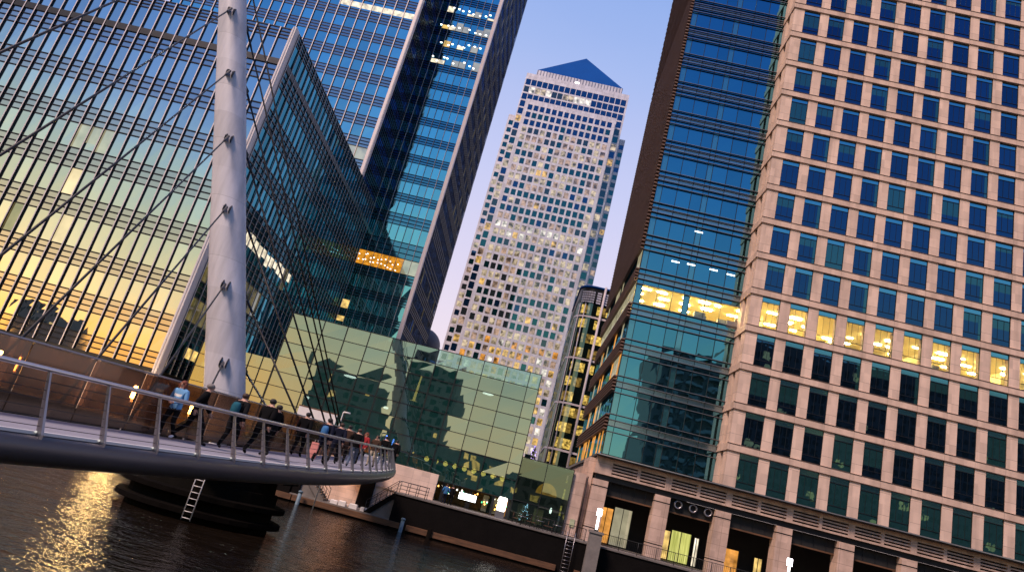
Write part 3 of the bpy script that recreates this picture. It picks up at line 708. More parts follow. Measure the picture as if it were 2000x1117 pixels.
# base: ledge, louvred stone band, arcade
mb = MB(); mb.box(7.9, XR, 69.3, 70.0, 11.42, 11.62); mb.box(7.88, XR, 69.2, 69.298, 11.5, 11.6, 1); mb.box(7.9, XR, 70.001, 73.4, 11.42, 11.6); mb.box(7.9, 8.6, 73.4, 102, 11.3, 11.6)
mb.build('ledge', [M['dark_metal'], M['rail_steel']], S)
mb = MB(); lou = MB()
per = 6.02; x = 9.7
xs = []
for k in range(9):
    xs += [(9.75+k*per, 12.3+k*per), (12.6+k*per-.0, 15.15+k*per)]
zs4 = [9.95, 10.25, 10.55, 10.85]
mb.box(8.1, XR, 70, 70.6, 9.75, 9.95); mb.box(8.1, XR, 70, 70.6, 11.0, 11.41)
for z in (9.95, 10.25, 10.55, 10.85):
    xa = 8.1
    for (a, b) in [(a, b) for a, b in xs if a < XR-1] + [(XR, XR)]:
        if a > xa: mb.box(xa, a, 70, 70.6, z, z+.15)
        xa = min(b, XR)
    if z < 10.8: mb.box(8.1, XR, 70, 70.6, z+.15, z+.30)
mb.box(8.1, 8.7, 70.602, 102, 9.75, 11.29)
mb.build('louvred_band', M['stone_base'], S)
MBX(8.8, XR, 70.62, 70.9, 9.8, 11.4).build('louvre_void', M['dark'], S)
for k in range(9):
    xc = 8.9 + per*k if k == 0 else 9.12+per*k
    mb = MB(); mb.box(xc-.75, xc+.75, 70, 71.5, 3.3, 4.55); mb.box(xc-.70, xc+.70, 70.05, 71.45, 4.55, 4.65, 1); mb.box(xc-.75, xc+.75, 70, 71.5, 4.65, 8.5); mb.box(xc-.70, xc+.70, 70.05, 71.45, 8.5, 8.62, 1); mb.box(xc-.75, xc+.75, 70, 71.5, 8.62, 9.2)
    mb.build('column', [M['stone_base'], M['dark']], S)
mb = MB(); mb.box(8.3, XR, 70.3, 70.9, 9.25, 9.745); mb.box(8.3, XR, 71.6, 80, 8.95, 9.2); mb.build('soffit', M['dark_metal'], S)
mb = MB(); mb.box(8.3, XR, 70.9, 71.0, 8.0, 9.24)
for k in range(40): mb.box(10+k*1.2, 10.06+k*1.2, 70.86, 70.899, 8.0, 9.24, 1)
mb.box(8.3, XR, 70.85, 71.05, 7.85, 7.99, 2); mb.build('fascia', [M['dark'], M['dark_metal'], M['timber']], S)
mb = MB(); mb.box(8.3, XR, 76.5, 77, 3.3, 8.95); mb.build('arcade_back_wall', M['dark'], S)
for x in (16.85, 18.35, 19.85):
    v = MB(); n = 20
    ro = [(x+.42*math.cos(t*2*math.pi/n), 70.55, 8.76+.42*math.sin(t*2*math.pi/n)) for t in range(n)]
    rf = [(p[0], 70.84, p[2]) for p in ro]; ri = [(x+(p[0]-x)*.68, 70.55, 8.76+(p[2]-8.76)*.68) for p in ro]; rb = [(p[0], 70.8, p[2]) for p in ri]
    v.loft([rf, ro, ri, rb], 0, True, False); v.loft([rb, [(x, 70.8, 8.76)]*n], 1, True, False)
    v.build('round_vent', [M['steel'], M['dark']], S)
for (a, b, zb, zt, mt) in ((10.3, 11.6, 3.4, 6.9, 'lit_o'), (11.75, 13.6, 3.4, 7.2, 'lit_pale'), (16.6, 17.9, 3.4, 6.2, 'lit_y'), (18.05, 20.1, 3.4, 6.4, 'lit_g'), (22.3, 25.2, 3.4, 6.0, 'lit_o'), (20.5, 20.95, 3.4, 6.2, 'lit_w'), (26.9, 27.7, 3.4, 5.8, 'lit_y'), (28.4, 31.8, 3.4, 5.2, 'lit_o'), (34.4, 37.3, 3.4, 5.6, 'lit_o'), (40.4, 43.5, 3.4, 5.6, 'lit_o')):
    v = MB(); v.quad((a, 76.4, zb), (b, 76.4, zb), (b, 76.4, zt), (a, 76.4, zt)); v.box(a-.1, a, 76.3, 76.49, zb, zt, 1); v.box(b, b+.1, 76.3, 76.49, zb, zt, 1); v.box((a+b)/2-.03, (a+b)/2+.03, 76.32, 76.39, zb, zt, 1)
    v.box(a-.1, b+.1, 76.3, 76.49, zt, zt+.12, 1); v.build('lobby_window', [M[mt], M['dark_metal']], S)
for x in (15.2, 24, 30, 36): MBX(x, x+1.4, 73, 73.15, 8.9, 8.948).build('soffit_light', M['lit_y'], S)
# plain stone flank at the left end of the arcade
mb = MB(); mb.box(6.2, 7.45, 70.2, 76, 3.3, 9.35); mb.box(7.47, 8.09, 71.0, 76, 3.3, 11.2); mb.box(6.75, 7.2, 70.1, 70.198, 4.2, 4.9, 1); mb.build('end_wall', [M['stone_base'], M['lit_pale']], S)
mb = MB(); mb.tube([(7.6, 70.1, 3.4), (7.6, 70.1, 9.2)], .06); mb.build('drain_pipe', M['black'], S)

# ------------------------------------------------------------------ green glass pavilion
V = thing('glass_pavilion', 'green mirror glass pavilion with a square grid of panes at the end of the bridge', 'building')
PP = P_front(70)
joints = [-26.2, -22.6, -20.1, -17.62, -15.17, -12.63, -10.15, -7.75, -5.27, -2.81, -.38, .82]
hz = [5.2, 7.05, 8.6, 10.1, 11.6, 13.15, 14.75, 16.3]
for r in range(len(hz)-1):
    mb = MB()
    for k in range(len(joints)-1):
        pane(mb, PP, joints[k], joints[k+1], hz[r], hz[r+1], 0, .012)
    mb.build('window_band', M['glassP'], V)
mb = MB()
for k in range(len(joints)-1): pane(mb, PP, joints[k], joints[k+1], 16.3, 17.85, 0 if k < 5 else 1, .02)
mb.build('parapet_glass', [M['glassP'], M['glassPt']], V)
for x in joints:
    mb = MB(); mb.box(x-.035, x+.035, 69.9, 69.97, 5.2, 17.85); mb.build('mullion', M['dark_metal'], V)
for z in hz+[17.85]:
    mb = MB(); mb.box(-26.2, .82, 69.92, 69.968, z-.03, z+.03); mb.build('transom', M['dark_metal'], V)
lwz = [3.4, 5.2, 7.05, 8.6, 10.1, 11.4, 12.65]; lwx = [-34.2, -32.4, -30.6, -28.9, -27.6, -26.27]
for r in range(len(lwz)-1):
    mb = MB()
    for k in range(len(lwx)-1): pane(mb, PP, lwx[k], lwx[k+1], lwz[r], lwz[r+1], 0, .012)
    for k in range(len(lwx)): mb.box(lwx[k]-.03, lwx[k]+.03, 69.9, 69.97, lwz[r]+.03, lwz[r+1], 1)
    mb.box(lwx[0], lwx[-1], 69.92, 69.97, lwz[r]-.03, lwz[r]+.03, 1)
    mb.build('low_wing_glass', [M['glassP'], M['dark_metal']], V)
M['pav_in'] = surf('pavilion_interior', (.02, .05, .045), .8, var=.5)
mb = MB(); mb.box(-26.1, .7, 76, 94, 3.4, 16.2); mb.box(-34.2, -26.3, 76, 94, 3.4, 12.6); mb.box(-26.1, .7, 70.3, 75.9, 16.0, 16.2)
for z in (7.4, 11.9): mb.box(-26.1, .7, 71.2, 75.9, z, z+.3)
for x in (-22, -15, -8, -1.5): mb.box(x, x+.4, 72.5, 72.9, 3.4, 15.9)
mb.box(.74, .8, 70.1, 94, 3.4, 17.6)
mb.build('interior', M['pav_in'], V)
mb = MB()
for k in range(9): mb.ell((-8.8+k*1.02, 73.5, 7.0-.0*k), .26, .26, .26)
mb.build('window_reflection_globes', lamp_mat('window_reflection_glow', (1, .62, .12), 4), V)['kind'] = 'stuff'  # added glowing globes standing in for lit windows reflected in the glass
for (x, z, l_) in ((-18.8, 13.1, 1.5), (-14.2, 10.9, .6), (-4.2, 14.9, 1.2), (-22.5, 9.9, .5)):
    mb = MB(); mb.ell((x, 72, z), l_*.5, .2, .13); mb.build('streetlight_reflection', M['sky_lamp'], V)  # added glowing shapes in place of streetlight reflections on the panes
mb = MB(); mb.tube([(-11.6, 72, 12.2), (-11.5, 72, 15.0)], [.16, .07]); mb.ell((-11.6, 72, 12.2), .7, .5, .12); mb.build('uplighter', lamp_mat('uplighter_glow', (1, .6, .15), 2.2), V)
# ground floor: warm interior
mb = MB(); mb.box(-7.5, .7, 75.0, 75.3, 3.35, 5.1); mb.box(-26, -7.6, 71, 75, 3.35, 5.1); mb.box(-7.4, .7, 70.4, 75, 5.1, 5.18)
for x in (-6.2, -3.4, -1.1, .45): mb.box(x, x+.25, 70.2, 70.5, 3.35, 5.1, 1)
mb.build('ground_floor', [surf('shop_wall', (.14, .085, .035), .7, var=.7, scale=1.5), M['dark_metal']], V)
mb = MB()
for k in range(34):
    x = rnd.uniform(-7, .5); z = rnd.uniform(3.7, 4.9); mb.ell((x, rnd.uniform(71.5, 74.6), z), .07, .07, .09, rnd.choice((0, 0, 1, 2)))
mb.build('shop_lights', [lamp_mat('shop_amber', (1, .5, .1), 5), lamp_mat('shop_white', (1, .9, .7), 5), lamp_mat('shop_green', (.1, .8, .35), 2)], V)['kind'] = 'stuff'
mb = MB(); mb.box(-2.1, -.5, 74.8, 74.95, 3.4, 5.0); mb.build('shop_window', M['lit_dim'], V)
mb = MB(); mb.box(.15, .6, 74.2, 74.5, 3.4, 5.0); mb.build('shop_doorway', M['lit_amber'], V)
# lower wing on the right of the pavilion
jw = [.86, 3.45, 6.15]
M['glassW'] = glass('wing_glass', (.40, .50, .40), .34, body=(.012, .022, .018), wave=.03, wscale=.2, trans=.5)
mb = MB()
for k in range(2):
    for (a, b) in ((5.3, 7.6), (7.6, 9.4)): pane(mb, PP, jw[k], jw[k+1], a, b, 0, .02)
    pane(mb, PP, jw[k], jw[k+1], 3.4, 5.3, 0, .02)
for x in jw: mb.box(x-.03, x+.03, 69.9, 69.97, 3.4, 9.4, 1)
mb.box(.86, 6.15, 69.92, 69.968, 5.27, 5.33, 1); mb.box(.86, 6.15, 69.9, 69.97, 9.4, 9.46, 1)
mb.build('right_wing_glass', [M['glassW'], M['dark_metal']], V)
mb = MB(); mb.box(.9, 6.1, 77, 90, 3.4, 9.3); mb.box(.9, 6.1, 70.3, 77, 9.1, 9.3); mb.box(1.2, 1.9, 82, 82.6, 9.31, 10.6); mb.build('right_wing_body', M['pav_in'], V)
mb = MB()
n = 20; mb.loft([[(4.1+1.1*math.cos(t*math.pi/n), 73.4, 6.5+1.2*math.sin(t*math.pi/n)) for t in range(n+1)], [(4.1, 73.4, 6.5)]*(n+1)], 0, False, False); mb.build('lit_arch', M['lit_amber'], V)
mb = MB(); mb.quad((3.3, 74, 3.5), (4.3, 74, 3.5), (4.3, 74, 5.0), (3.3, 74, 5.0)); mb.quad((1.6, 74, 3.5), (2.7, 74, 3.5), (2.7, 74, 5.0), (1.6, 74, 5.0)); mb.build('lit_doorway', M['lit_dim'], V)
for dx in (0, .0):
    mb = MB(); mb.ell((4.8, 71.5, 5.15), .12, .12, .3); mb.build('wall_lamp', M['sky_lamp'], V); break

# ================================================================== SOUTH BANK (seen only in the glass)
sbm = [surf('brown_brick', (.12, .13, .12), .8, var=.3), glass('south_glass', (.10, .14, .14), .10), M['lit_y'], surf('pale_balcony', (.22, .27, .25), .6)]
def south(name, label, x0, x1, y0, y1, h, balc=False, litp=.06):
    b = thing(name, label, 'building')
    MBX(x0, x1, y0, y1, 3.6, h).build('wall', sbm[0], b)
    q = MB(); z = 6.0
    while z < h-2:
        x = x0+1
        while x < x1-2.2:
            q.quad((x, y1+.05, z), (x+1.7, y1+.05, z), (x+1.7, y1+.05, z+1.8), (x, y1+.05, z+1.8), 2 if rnd.random() < litp else 1); x += 2.8
        if balc:
            for k in range(3):
                xx = x0+(.15+.28*k)*(x1-x0)
                q.box(xx, xx+.2*(x1-x0), y1+.1, y1+1.6, z-.5, z+.5, 3)
        z += 3.2
    q.build('window', sbm, b)['kind'] = 'stuff'
south('apartment_tower', 'brown balcony tower mirrored in the glazed bay, standing behind the camera', 36, 58, -80, -60, 60, True)
south('office_slab', 'long dark brown office slab mirrored in the lower stone building windows', 60, 150, -85, -60, 68)
south('brick_warehouse', 'brown block mirrored in the left half of the pavilion glass', -64, -42, -80, -60, 29.5)
south('brick_block', 'brown block mirrored in the middle of the pavilion glass', -36, -21, -80, -60, 37)
south('low_terrace', 'low dark terrace mirrored along the foot of the pavilion glass', -42, 34, -64, -56, 13, False, .35)
south('far_house', 'small dark block mirrored at the lower left of the mirror glass front', -156, -143, -75, -60, 24)

# ================================================================== QUAY
W = thing('quay_wall', 'long black dock wall with pale coping and brown timber fenders along the waterline', 'quay wall')
mb = MB(); mb.box(-9.25, 120, 62.6, 66.35, -2, 3.24); mb.box(-120, -18.4, 62.6, 66.35, -2, 3.24); mb.build('wall', M['conc_dark'], W)
mb = MB(); mb.box(-9.3, 120, 62.5, 66.4, 3.242, 3.36); mb.box(-120, -18.35, 62.5, 66.4, 3.242, 3.36); mb.build('coping', M['paving'], W)
mb = MB(); mb.box(-18.398, -9.252, 62.7, 66.3, -2, 1.1); mb.build('low_landing', M['concrete'], W)
for (a, b) in ((-60, -18), (-17.9, -8.2), (-7.6, -5.7), (-5.3, 5.6), (7.2, 7.7), (8.9, 24), (24.3, 60)):
    mb = MB(); mb.box(a, b, 62.2, 62.58, .55, 1.0); mb.box(a, b, 62.3, 62.58, .1, .5, 1); mb.build('timber_fender', [M['timber'], M['timber_dark']], W)
for (x, a) in ((-17.1, 'nearest the left stair'), (-7.9, 'standing alone below the black dock wall')):
    t = thing('mooring_pile', 'blue grey mooring pile in the water, ' + a, 'pile', 'blue grey mooring piles', (x, 61.6, 0))
    mb = MB(); mb.tube([(0, 0, -2), (0, 0, 1.35)], .17, 12); mb.build('shaft', M['pile_blue'], t)
    mb = MB(); mb.tube([(0, 0, 1.352), (0, 0, 1.47), (0, 0, 1.53)], [.21, .21, .1], 12); mb.build('cap', M['pile_blue'], t)
mb = MB(); mb.tube([(-5.5, 62.1, -2), (-5.5, 62.1, 1.25)], .2, 10); tag(mb.build('timber_pile', M['timber_dark']), 'black timber pile set between the brown fenders of the dock wall', 'pile')
def ladder(name, label, x, y, z0, z1, wd, mt, step=.3, lean=0.):
    t = thing(name, label, 'ladder', None, (x, y, z0)); h = z1-z0
    for s in (-1, 1):
        mb = MB(); mb.tube([(s*wd/2, 0, 0), (s*wd/2+lean*h, 0, h)], .028, 8); mb.build('rail', mt, t)
    k = 0
    while .08+k*step < h:
        z = .08+k*step; mb = MB(); mb.tube([(-wd/2+lean*z, 0, z), (wd/2+lean*z, 0, z)], .02, 6); mb.build('rung', mt, t); k += 1
    return t
ladder('dock_ladder', 'black iron ladder down the dock wall beside the concrete lamp pillar', 6.35, 62.15, .3, 3.9, .68, M['steel'])
PL = thing('concrete_pillar', 'square grey concrete pillar rising from the dock and carrying a lit lamp', 'pillar', None, (8.3, 61.6, 0))
MBX(-.52, .52, -.45, .45, -2, 4.3).build('shaft', M['concrete'], PL)
MBX(-.6, .6, -.53, .53, 4.302, 4.5).build('cap', M['concrete'], PL)
def lantern(x, y, z, label):
    t = thing('lamp_post', label, 'lamp', 'glowing quayside lamps', (x, y, z))
    mb = MB(); mb.tube([(0, 0, 0), (0, 0, .12)], .18, 14); mb.build('base', M['dark_metal'], t)
    mb = MB(); mb.tube([(0, 0, .121), (0, 0, 1.2)], .10, 14); mb.build('glowing_stem', M['sky_lamp'], t)
    mb = MB(); mb.tube([(0, 0, 1.201), (0, 0, 1.25)], .27, 14); mb.build('collar', M['dark_metal'], t)
    mb = MB(); mb.tube([(0, 0, 1.251), (0, 0, 1.82), (0, 0, 1.86)], [.23, .23, .18], 14); mb.build('lamp_head', lamp_mat('lantern_white', (1, .93, .95), 7), t)
    return t
lantern(8.25, 61.6, 4.5, 'white glowing lamp standing on the concrete dock pillar')
PL2 = thing('concrete_pillar', 'grey concrete pillar at the bottom edge under the lamp before the arcade', 'pillar', None, (24.6, 61.5, 0))
MBX(-.5, .5, -.45, .45, -2, 4.3).build('shaft', M['concrete'], PL2); MBX(-.58, .58, -.53, .53, 4.302, 4.5).build('cap', M['concrete'], PL2)
lantern(24.6, 61.5, 4.5, 'white glowing lamp in front of the stone arcade columns')
# railing along the promenade
RL = thing('quay_railing', 'thin dark railing along the promenade in front of the café and the stone arcade', 'railing')
for (a, b) in ((1.9, 7.6), (9.0, 46)):
    n = round((b-a)/1.6)
    for k in range(n+1):
        x = a+(b-a)*k/n; mb = MB(); mb.tube([(x, 62.8, 3.36), (x, 62.8, 4.4)], .03, 6); mb.build('post', M['black'], RL)
    for z in (3.5, 4.42):
        mb = MB(); mb.tube([(a, 62.8, z), (b, 62.8, z)], .028, 6); mb.build('rail', M['black'], RL)
    mb = MB(); x = a+.16
    while x < b: mb.box(x, x+.018, 62.79, 62.81, 3.5, 4.4); x += .16
    mb.build('balusters', M['black'], RL)['kind'] = 'stuff'
# stairs to the landing
def stair(name, label, xt, zt, xb, zb, y0, y1, rail_front=True):
    t = thing(name, label, 'stairs'); n = max(4, round((zt-zb)/.17)); mb = MB()
    for k in range(n):
        xa = xb+(xt-xb)*k/n; xc = xb+(xt-xb)*(k+1)/n; z = zb+(zt-zb)*(k+1)/n
        mb.box(min(xa, xc), max(xa, xc), y0+.17, y1, zb-.4, z)
    mb.build('steps', M['concrete'], t)
    s = 1 if xt > xb else -1
    q = MB(); a = (xb, zb-.1); b = (xt, zt+.05)
    for yy in (y0,):
        r = [(a[0], yy, a[1]-.5), (b[0], yy, b[1]-.55), (b[0], yy, b[1]), (a[0], yy, a[1]+.12)]
        q.loft([[Vector(p) for p in r], [Vector(p)+Vector((0, .16, 0)) for p in r]], sm=False)
    q.build('stringer', M['paving'] if s < 0 else M['conc_dark'], t)
    for yy in (y0+.08, y1-.1):
        for k in range(4):
            f = k/3; x = xb+(xt-xb)*f; z = zb+(zt-zb)*f; mb = MB(); mb.tube([(x, yy, z), (x, yy, z+1.0)], .03, 6); mb.build('rail_post', M['dark_metal'], t)
        for h in (1.0, .65, .35):
            mb = MB(); mb.tube([(xb, yy, zb+h), (xt, yy, zt+h), (xt+s*2.6, yy, zt+h)], .03 if h == 1 else .016, 6); mb.build('rail', M['dark_metal'], t)
        for k in range(1, 4):
            x = xt+s*k*.85; mb = MB(); mb.tube([(x, yy, zt), (x, yy, zt+1.0)], .03, 6); mb.build('rail_post', M['dark_metal'], t)
    return t
stair('quay_stair', 'dark stair climbing from the landing up to the promenade at right of the orange wall', -9.3, 3.36, -11.6, 1.15, 62.75, 64.6)
stair('quay_stair', 'pale stair dropping to the landing at left under the bridge end', -17.6, 3.2, -15.3, 1.15, 62.75, 64.4)
MBX(-18.3, -17.62, 62.75, 66.2, 1.11, 3.24).build('stair_block', M['conc_dark'], W)
# abutment walls at the bridge landing
AB = thing('bridge_abutment', 'pale pink stone wall block where the footbridge lands beside the green pavilion', 'wall')
MBX(-11.9, -6.42, 66.4, 66.9, 3.37, 5.72).build('parapet_wall', M['wall_pink'], AB)
MBX(-18.2, -13.2, 66.42, 66.9, 1.12, 5.4).build('lower_wall', M['wall_pink'], AB)
MBX(-13.19, -11.91, 66.1, 66.9, 1.12, 5.6).build('buttress', M['conc_dark'], AB)
MBX(-11.9, -9.3, 66.42, 66.9, 1.12, 3.36).build('lower_wall', M['wall_pink'], AB)
WL = thing('bulkhead_lamp', 'small amber lamp under the bridge end that washes the landing wall in orange', 'lamp', None, (-14.4, 64.7, 4.62))
MBX(-.3, .3, -.05, .1, -.12, .12).build('housing', M['black'], WL); MBX(-.26, .26, .105, .14, -.09, .09).build('lens', lamp_mat('amber_lens', (1, .42, .08), 150), WL)
for k, (x, a, b, c, lb) in enumerate(((-14.4, .62, .5, .32, 'flattest'), (-13.65, .62, .6, .42, 'broadest'), (-12.65, .7, .5, .4, 'squarest'), (-11.7, .55, .5, .34, 'rightmost'))):
    mb = MB(); v = [(-a/2, -b/2), (a/2, -b/2*.9), (a/2*.95, b/2), (-a/2, b/2*.92)]
    mb.loft([[(p[0], p[1], 0) for p in v], [(p[0], p[1], c*.85) for p in v], [(p[0]*.85, p[1]*.85, c) for p in v]], sm=False)
    tag(mb.build('stone_block', M['white'], None, (x, 63.1, 1.1)), lb + ' of the pale stone blocks on the landing edge under the bridge', 'block', 'pale blocks on the landing')
# lit totem, screen, sign board, street lamp
t = thing('info_totem', 'white glowing rounded totem on a grey stand outside the pavilion', 'totem', None, (-.05, 66.0, 3.36))
MBX(-.42, .42, -.15, .15, 0, .62).build('stand', M['steel'], t)
mb = MB(); prof = [(-.4, .72), (-.32, .64), (.32, .64), (.4, .72), (.4, 1.78), (.32, 1.88), (-.32, 1.88), (-.4, 1.78)]
mb.loft([[(p[0], -.13, p[1]) for p in prof], [(p[0], .13, p[1]) for p in prof]], sm=False); mb.build('light_box', lamp_mat('totem_white', (1, .95, .85), 5), t)
t = thing('display_screen', 'bright white wide screen glowing inside the pavilion ground floor', 'screen', None, (-3.45, 69.3, 3.36))
MBX(-.06, .06, -.05, .05, 0, .7).build('stand', M['black'], t); MBX(-.9, .9, -.08, .08, .7, 1.36).build('frame', M['black'], t); MBX(-.85, .85, -.1, -.082, .73, 1.33).build('panel', lamp_mat('screen_white', (.95, 1, 1), 6), t)
t = thing('sign_board', 'blank pale pink board on two posts behind the bridge handrail', 'board', None, (-19.2, 66, 3.36))
for x in (-1.5, 1.5): MBX(x-.07, x+.07, .1, .24, 0, 4.4).build('post', M['steel'], t)
MBX(-1.85, 1.95, -.05, .09, 4.1, 5.25).build('panel', M['white'], t); MBX(-1.9, 2.0, -.07, .11, 5.252, 5.36).build('top_rail', M['timber'], t)
t = thing('street_lamp', 'slim white street lamp with a short bent arm beside the blank board', 'lamp', None, (-15.27, 60.0, 0))
mb = MB(); mb.tube([(0, 0, .2), (0, 0, 8.6), (.03, 0, 8.72)], .05, 8); mb.build('pole', M['white'], t)
mb = MB(); mb.tube([(.035, 0, 8.7), (.62, 0, 8.72)], .07, 8); mb.build('arm', M['white'], t)
for (x, y, z, lb) in ((-35.7, 64, 3.36, 'lit white lamp column seen through the brown bridge screen near the red haired woman'), (-49.4, 64, 3.36, 'lit white lamp column seen at the far left through the brown bridge screen')):
    t = thing('lamp_column', lb, 'lamp', 'lamp columns seen through the bridge screen', (x, y, z))
    mb = MB(); mb.tube([(0, 0, 0), (0, 0, 2.0)], .1, 10); mb.build('stem', M['steel'], t)
    mb = MB(); mb.tube([(0, 0, 2.002), (0, 0, 3.1), (0, 0, 3.15)], [.2, .2, .12], 12); mb.build('lamp_head', M['lamp_strong'], t)
def xmas(label, x, y, z, h, led):
    t = thing('christmas_tree', label, 'christmas tree', None, (x, y, z))
    mb = MB(); mb.tube([(0, 0, 0), (0, 0, h*.9)], [.07*h/2, .01], 8); mb.build('trunk', M['timber_dark'], t)
    mb = MB(); q = MB()
    for k in range(300):
        f = rnd.random()**.7; zz = h*(.12+.86*f); r = (1-f)*h*.27*(.75+.4*rnd.random()); a = rnd.random()*6.283
        c = Vector((r*math.cos(a), r*math.sin(a), zz-r*.25)); o = Vector((math.cos(a), math.sin(a), -.4)); s = Vector((-math.sin(a), math.cos(a), 0))
        b = c*.55+Vector((0, 0, zz*.45)); wd = .07*h/2
        mb.quad(b-s*wd*.5, c-s*wd, c+o*wd, b+s*wd)
        if k % 7 == 0: q.ell(c+o*.03, .03*h/2, .03*h/2, .03*h/2, 0, 6, 4)
    mb.build('crown', M['green'], t); q.build('fairy_lights', led, t)['kind'] = 'stuff'
xmas('small christmas tree with blue lights poking up behind the far end of the bridge', -12.5, 67.8, 3.32, 4.8, M['blue_led'])
xmas('slender christmas tree with violet lights on the roof behind the right wing', 2.2, 85.0, 9.3, 2.8, M['violet_led'])
xmas('small thin christmas tree with pale blue lights inside the right wing glass', 2.4, 71.6, 3.36, 1.9, lamp_mat('ice_blue_light', (.5, .75, 1), 6))
# café seats
def cafe_chair(loc, rz, label):
    t = thing('cafe_chair', label, 'chair', 'café chairs on the promenade', loc, rz)
    MBX(-.22, .22, -.22, .22, .43, .47).build('seat', M['timber'], t)
    MBX(-.22, .22, .2, .23, .6, .9).build('backrest', M['timber'], t)
    for x in (-.19, .19):
        for y, h in ((-.19, .43), (.215, .9)):
            mb = MB(); mb.tube([(x, y, 0), (x, y, h)], .018, 6); mb.build('leg', M['black'], t)
def cafe_table(loc, label):
    t = thing('cafe_table', label, 'table', 'café tables on the promenade', loc)
    mb = MB(); mb.tube([(0, 0, .70), (0, 0, .74)], .4, 16); mb.build('tabletop', M['steel'], t)
    mb = MB(); mb.tube([(0, 0, .03), (0, 0, .70)], .035, 8); mb.build('stem', M['black'], t)
    mb = MB(); mb.tube([(0, 0, 0), (0, 0, .03)], .25, 14); mb.build('base', M['black'], t)
for k, (x, a, b) in enumerate(((2.0, 'nearest the totem', 'left'), (3.6, 'in the middle of the café terrace', 'middle'), (5.2, 'nearest the stone end wall', 'right'))):
    cafe_table((x, 64.3, 3.36), 'small round steel table ' + a)
    cafe_chair((x-.6, 64.2, 3.36), R(80), 'wooden café chair at left of the %s terrace table' % b)
    cafe_chair((x+.6, 64.4, 3.36), R(-95), 'wooden café chair at right of the %s terrace table' % b)

# ================================================================== FOOTBRIDGE
def ne(Y): return -6.15-(Y-30)**2/(130.0 if Y < 30 else 205.0)
def nz(Y): return 4.2+.0306*(Y-12.7)
def frame(Y):
    d = (ne(Y+.1)-ne(Y-.1))/.2; t = Vector((d, 1, 0)).normalized(); return Vector((ne(Y), Y, nz(Y))), Vector((-t.y, t.x, 0)), t    # point, inward (to the far side), along
WID = 3.25
FB = thing('footbridge', 'curved steel footbridge sweeping over the dock with handrail, slanted posts and brown glass screen', 'bridge')
Ys = [-6+.8*k for k in range(91)]
def sweep(mb, prof, m=0, closed=True, ys=Ys, sm=True):
    rings = []
    for Y in ys:
        p, n, t = frame(Y); rings.append([p+n*a+Vector((0, 0, z)) for a, z in prof])
    mb.loft(rings, m, closed, closed, sm)
mb = MB(); sweep(mb, [(.03, 0), (.03, -.06), (WID, -.06), (WID, 0)], sm=False); mb.build('deck', M['deck'], FB)
prof = [(.02, -.01), (-.09, -.03), (-.16, -.12), (-.19, -.24), (-.16, -.38), (-.06, -.49), (.1, -.56), (.4, -.62), (1.62, -.72), (2.84, -.62), (3.2, -.5), (WID+.1, -.2), (WID+.05, -.065), (1.6, -.066)]
mb = MB(); sweep(mb, prof); mb.build('edge_beam', M['beam'], FB)
mb = MB(); sweep(mb, [(-.0, .0), (.12, .0), (.12, .055), (-.0, .055)], sm=False); mb.build('kerb_strip', M['white'], FB)
PY = [8.4, 9.8, 11.25, 12.68, 14.07, 15.55, 17.0, 18.5, 20.05, 21.6, 23.2, 24.85, 26.55, 28.3, 30.1, 31.9, 33.7, 35.5, 37.3, 39.1, 40.9, 42.7, 44.5, 46.3, 48.1, 50, 52, 54, 56, 58, 60, 62]
LEAN = .40
def railpt(Y, f):
    p, n, t = frame(Y); return p+n*(LEAN*f-.05)+Vector((0, 0, 1.12*f))
for Y in PY:
    p, n, t = frame(Y); a = railpt(Y, 0); b = railpt(Y, 1); mb = MB()
    def ring(c, wa, wb): return [c-t*wa-n*wb, c+t*wa-n*wb, c+t*wa+n*wb, c-t*wa+n*wb]
    mb.loft([ring(a+Vector((0, 0, -.16)), .032, .065), ring(a+Vector((0, 0, .02)), .03, .065), ring(a.lerp(b, .55), .024, .045), ring(b, .02, .03)], sm=False)
    po = mb.build('railing_post', M['steel'], FB)
    q = MB(); q.ell(a-t*.07+n*.03+Vector((0, 0, .05)), .022, .022, .022); q.build('post_foot_glint', lamp_mat('post_foot_glint', (1, .95, .9), .7) if 'post_foot_glint' not in bpy.data.materials else bpy.data.materials['post_foot_glint'], po)  # glowing bead imitates the small highlight at each post foot
ysr = [Y for Y in Ys if Y < 62.2]
def along(name, f, r, mt, n=6, off=0):
    mb = MB(); mb.tube([railpt(Y, f)+Vector((0, 0, off)) for Y in ysr], r, n); mb.build(name, mt, FB)
along('handrail', 1.0, .05, M['rail_steel'], 10, .03)
for k in range(1, 7): along('railing_wire', k/7.2, .007, M['dark_metal'], 5)
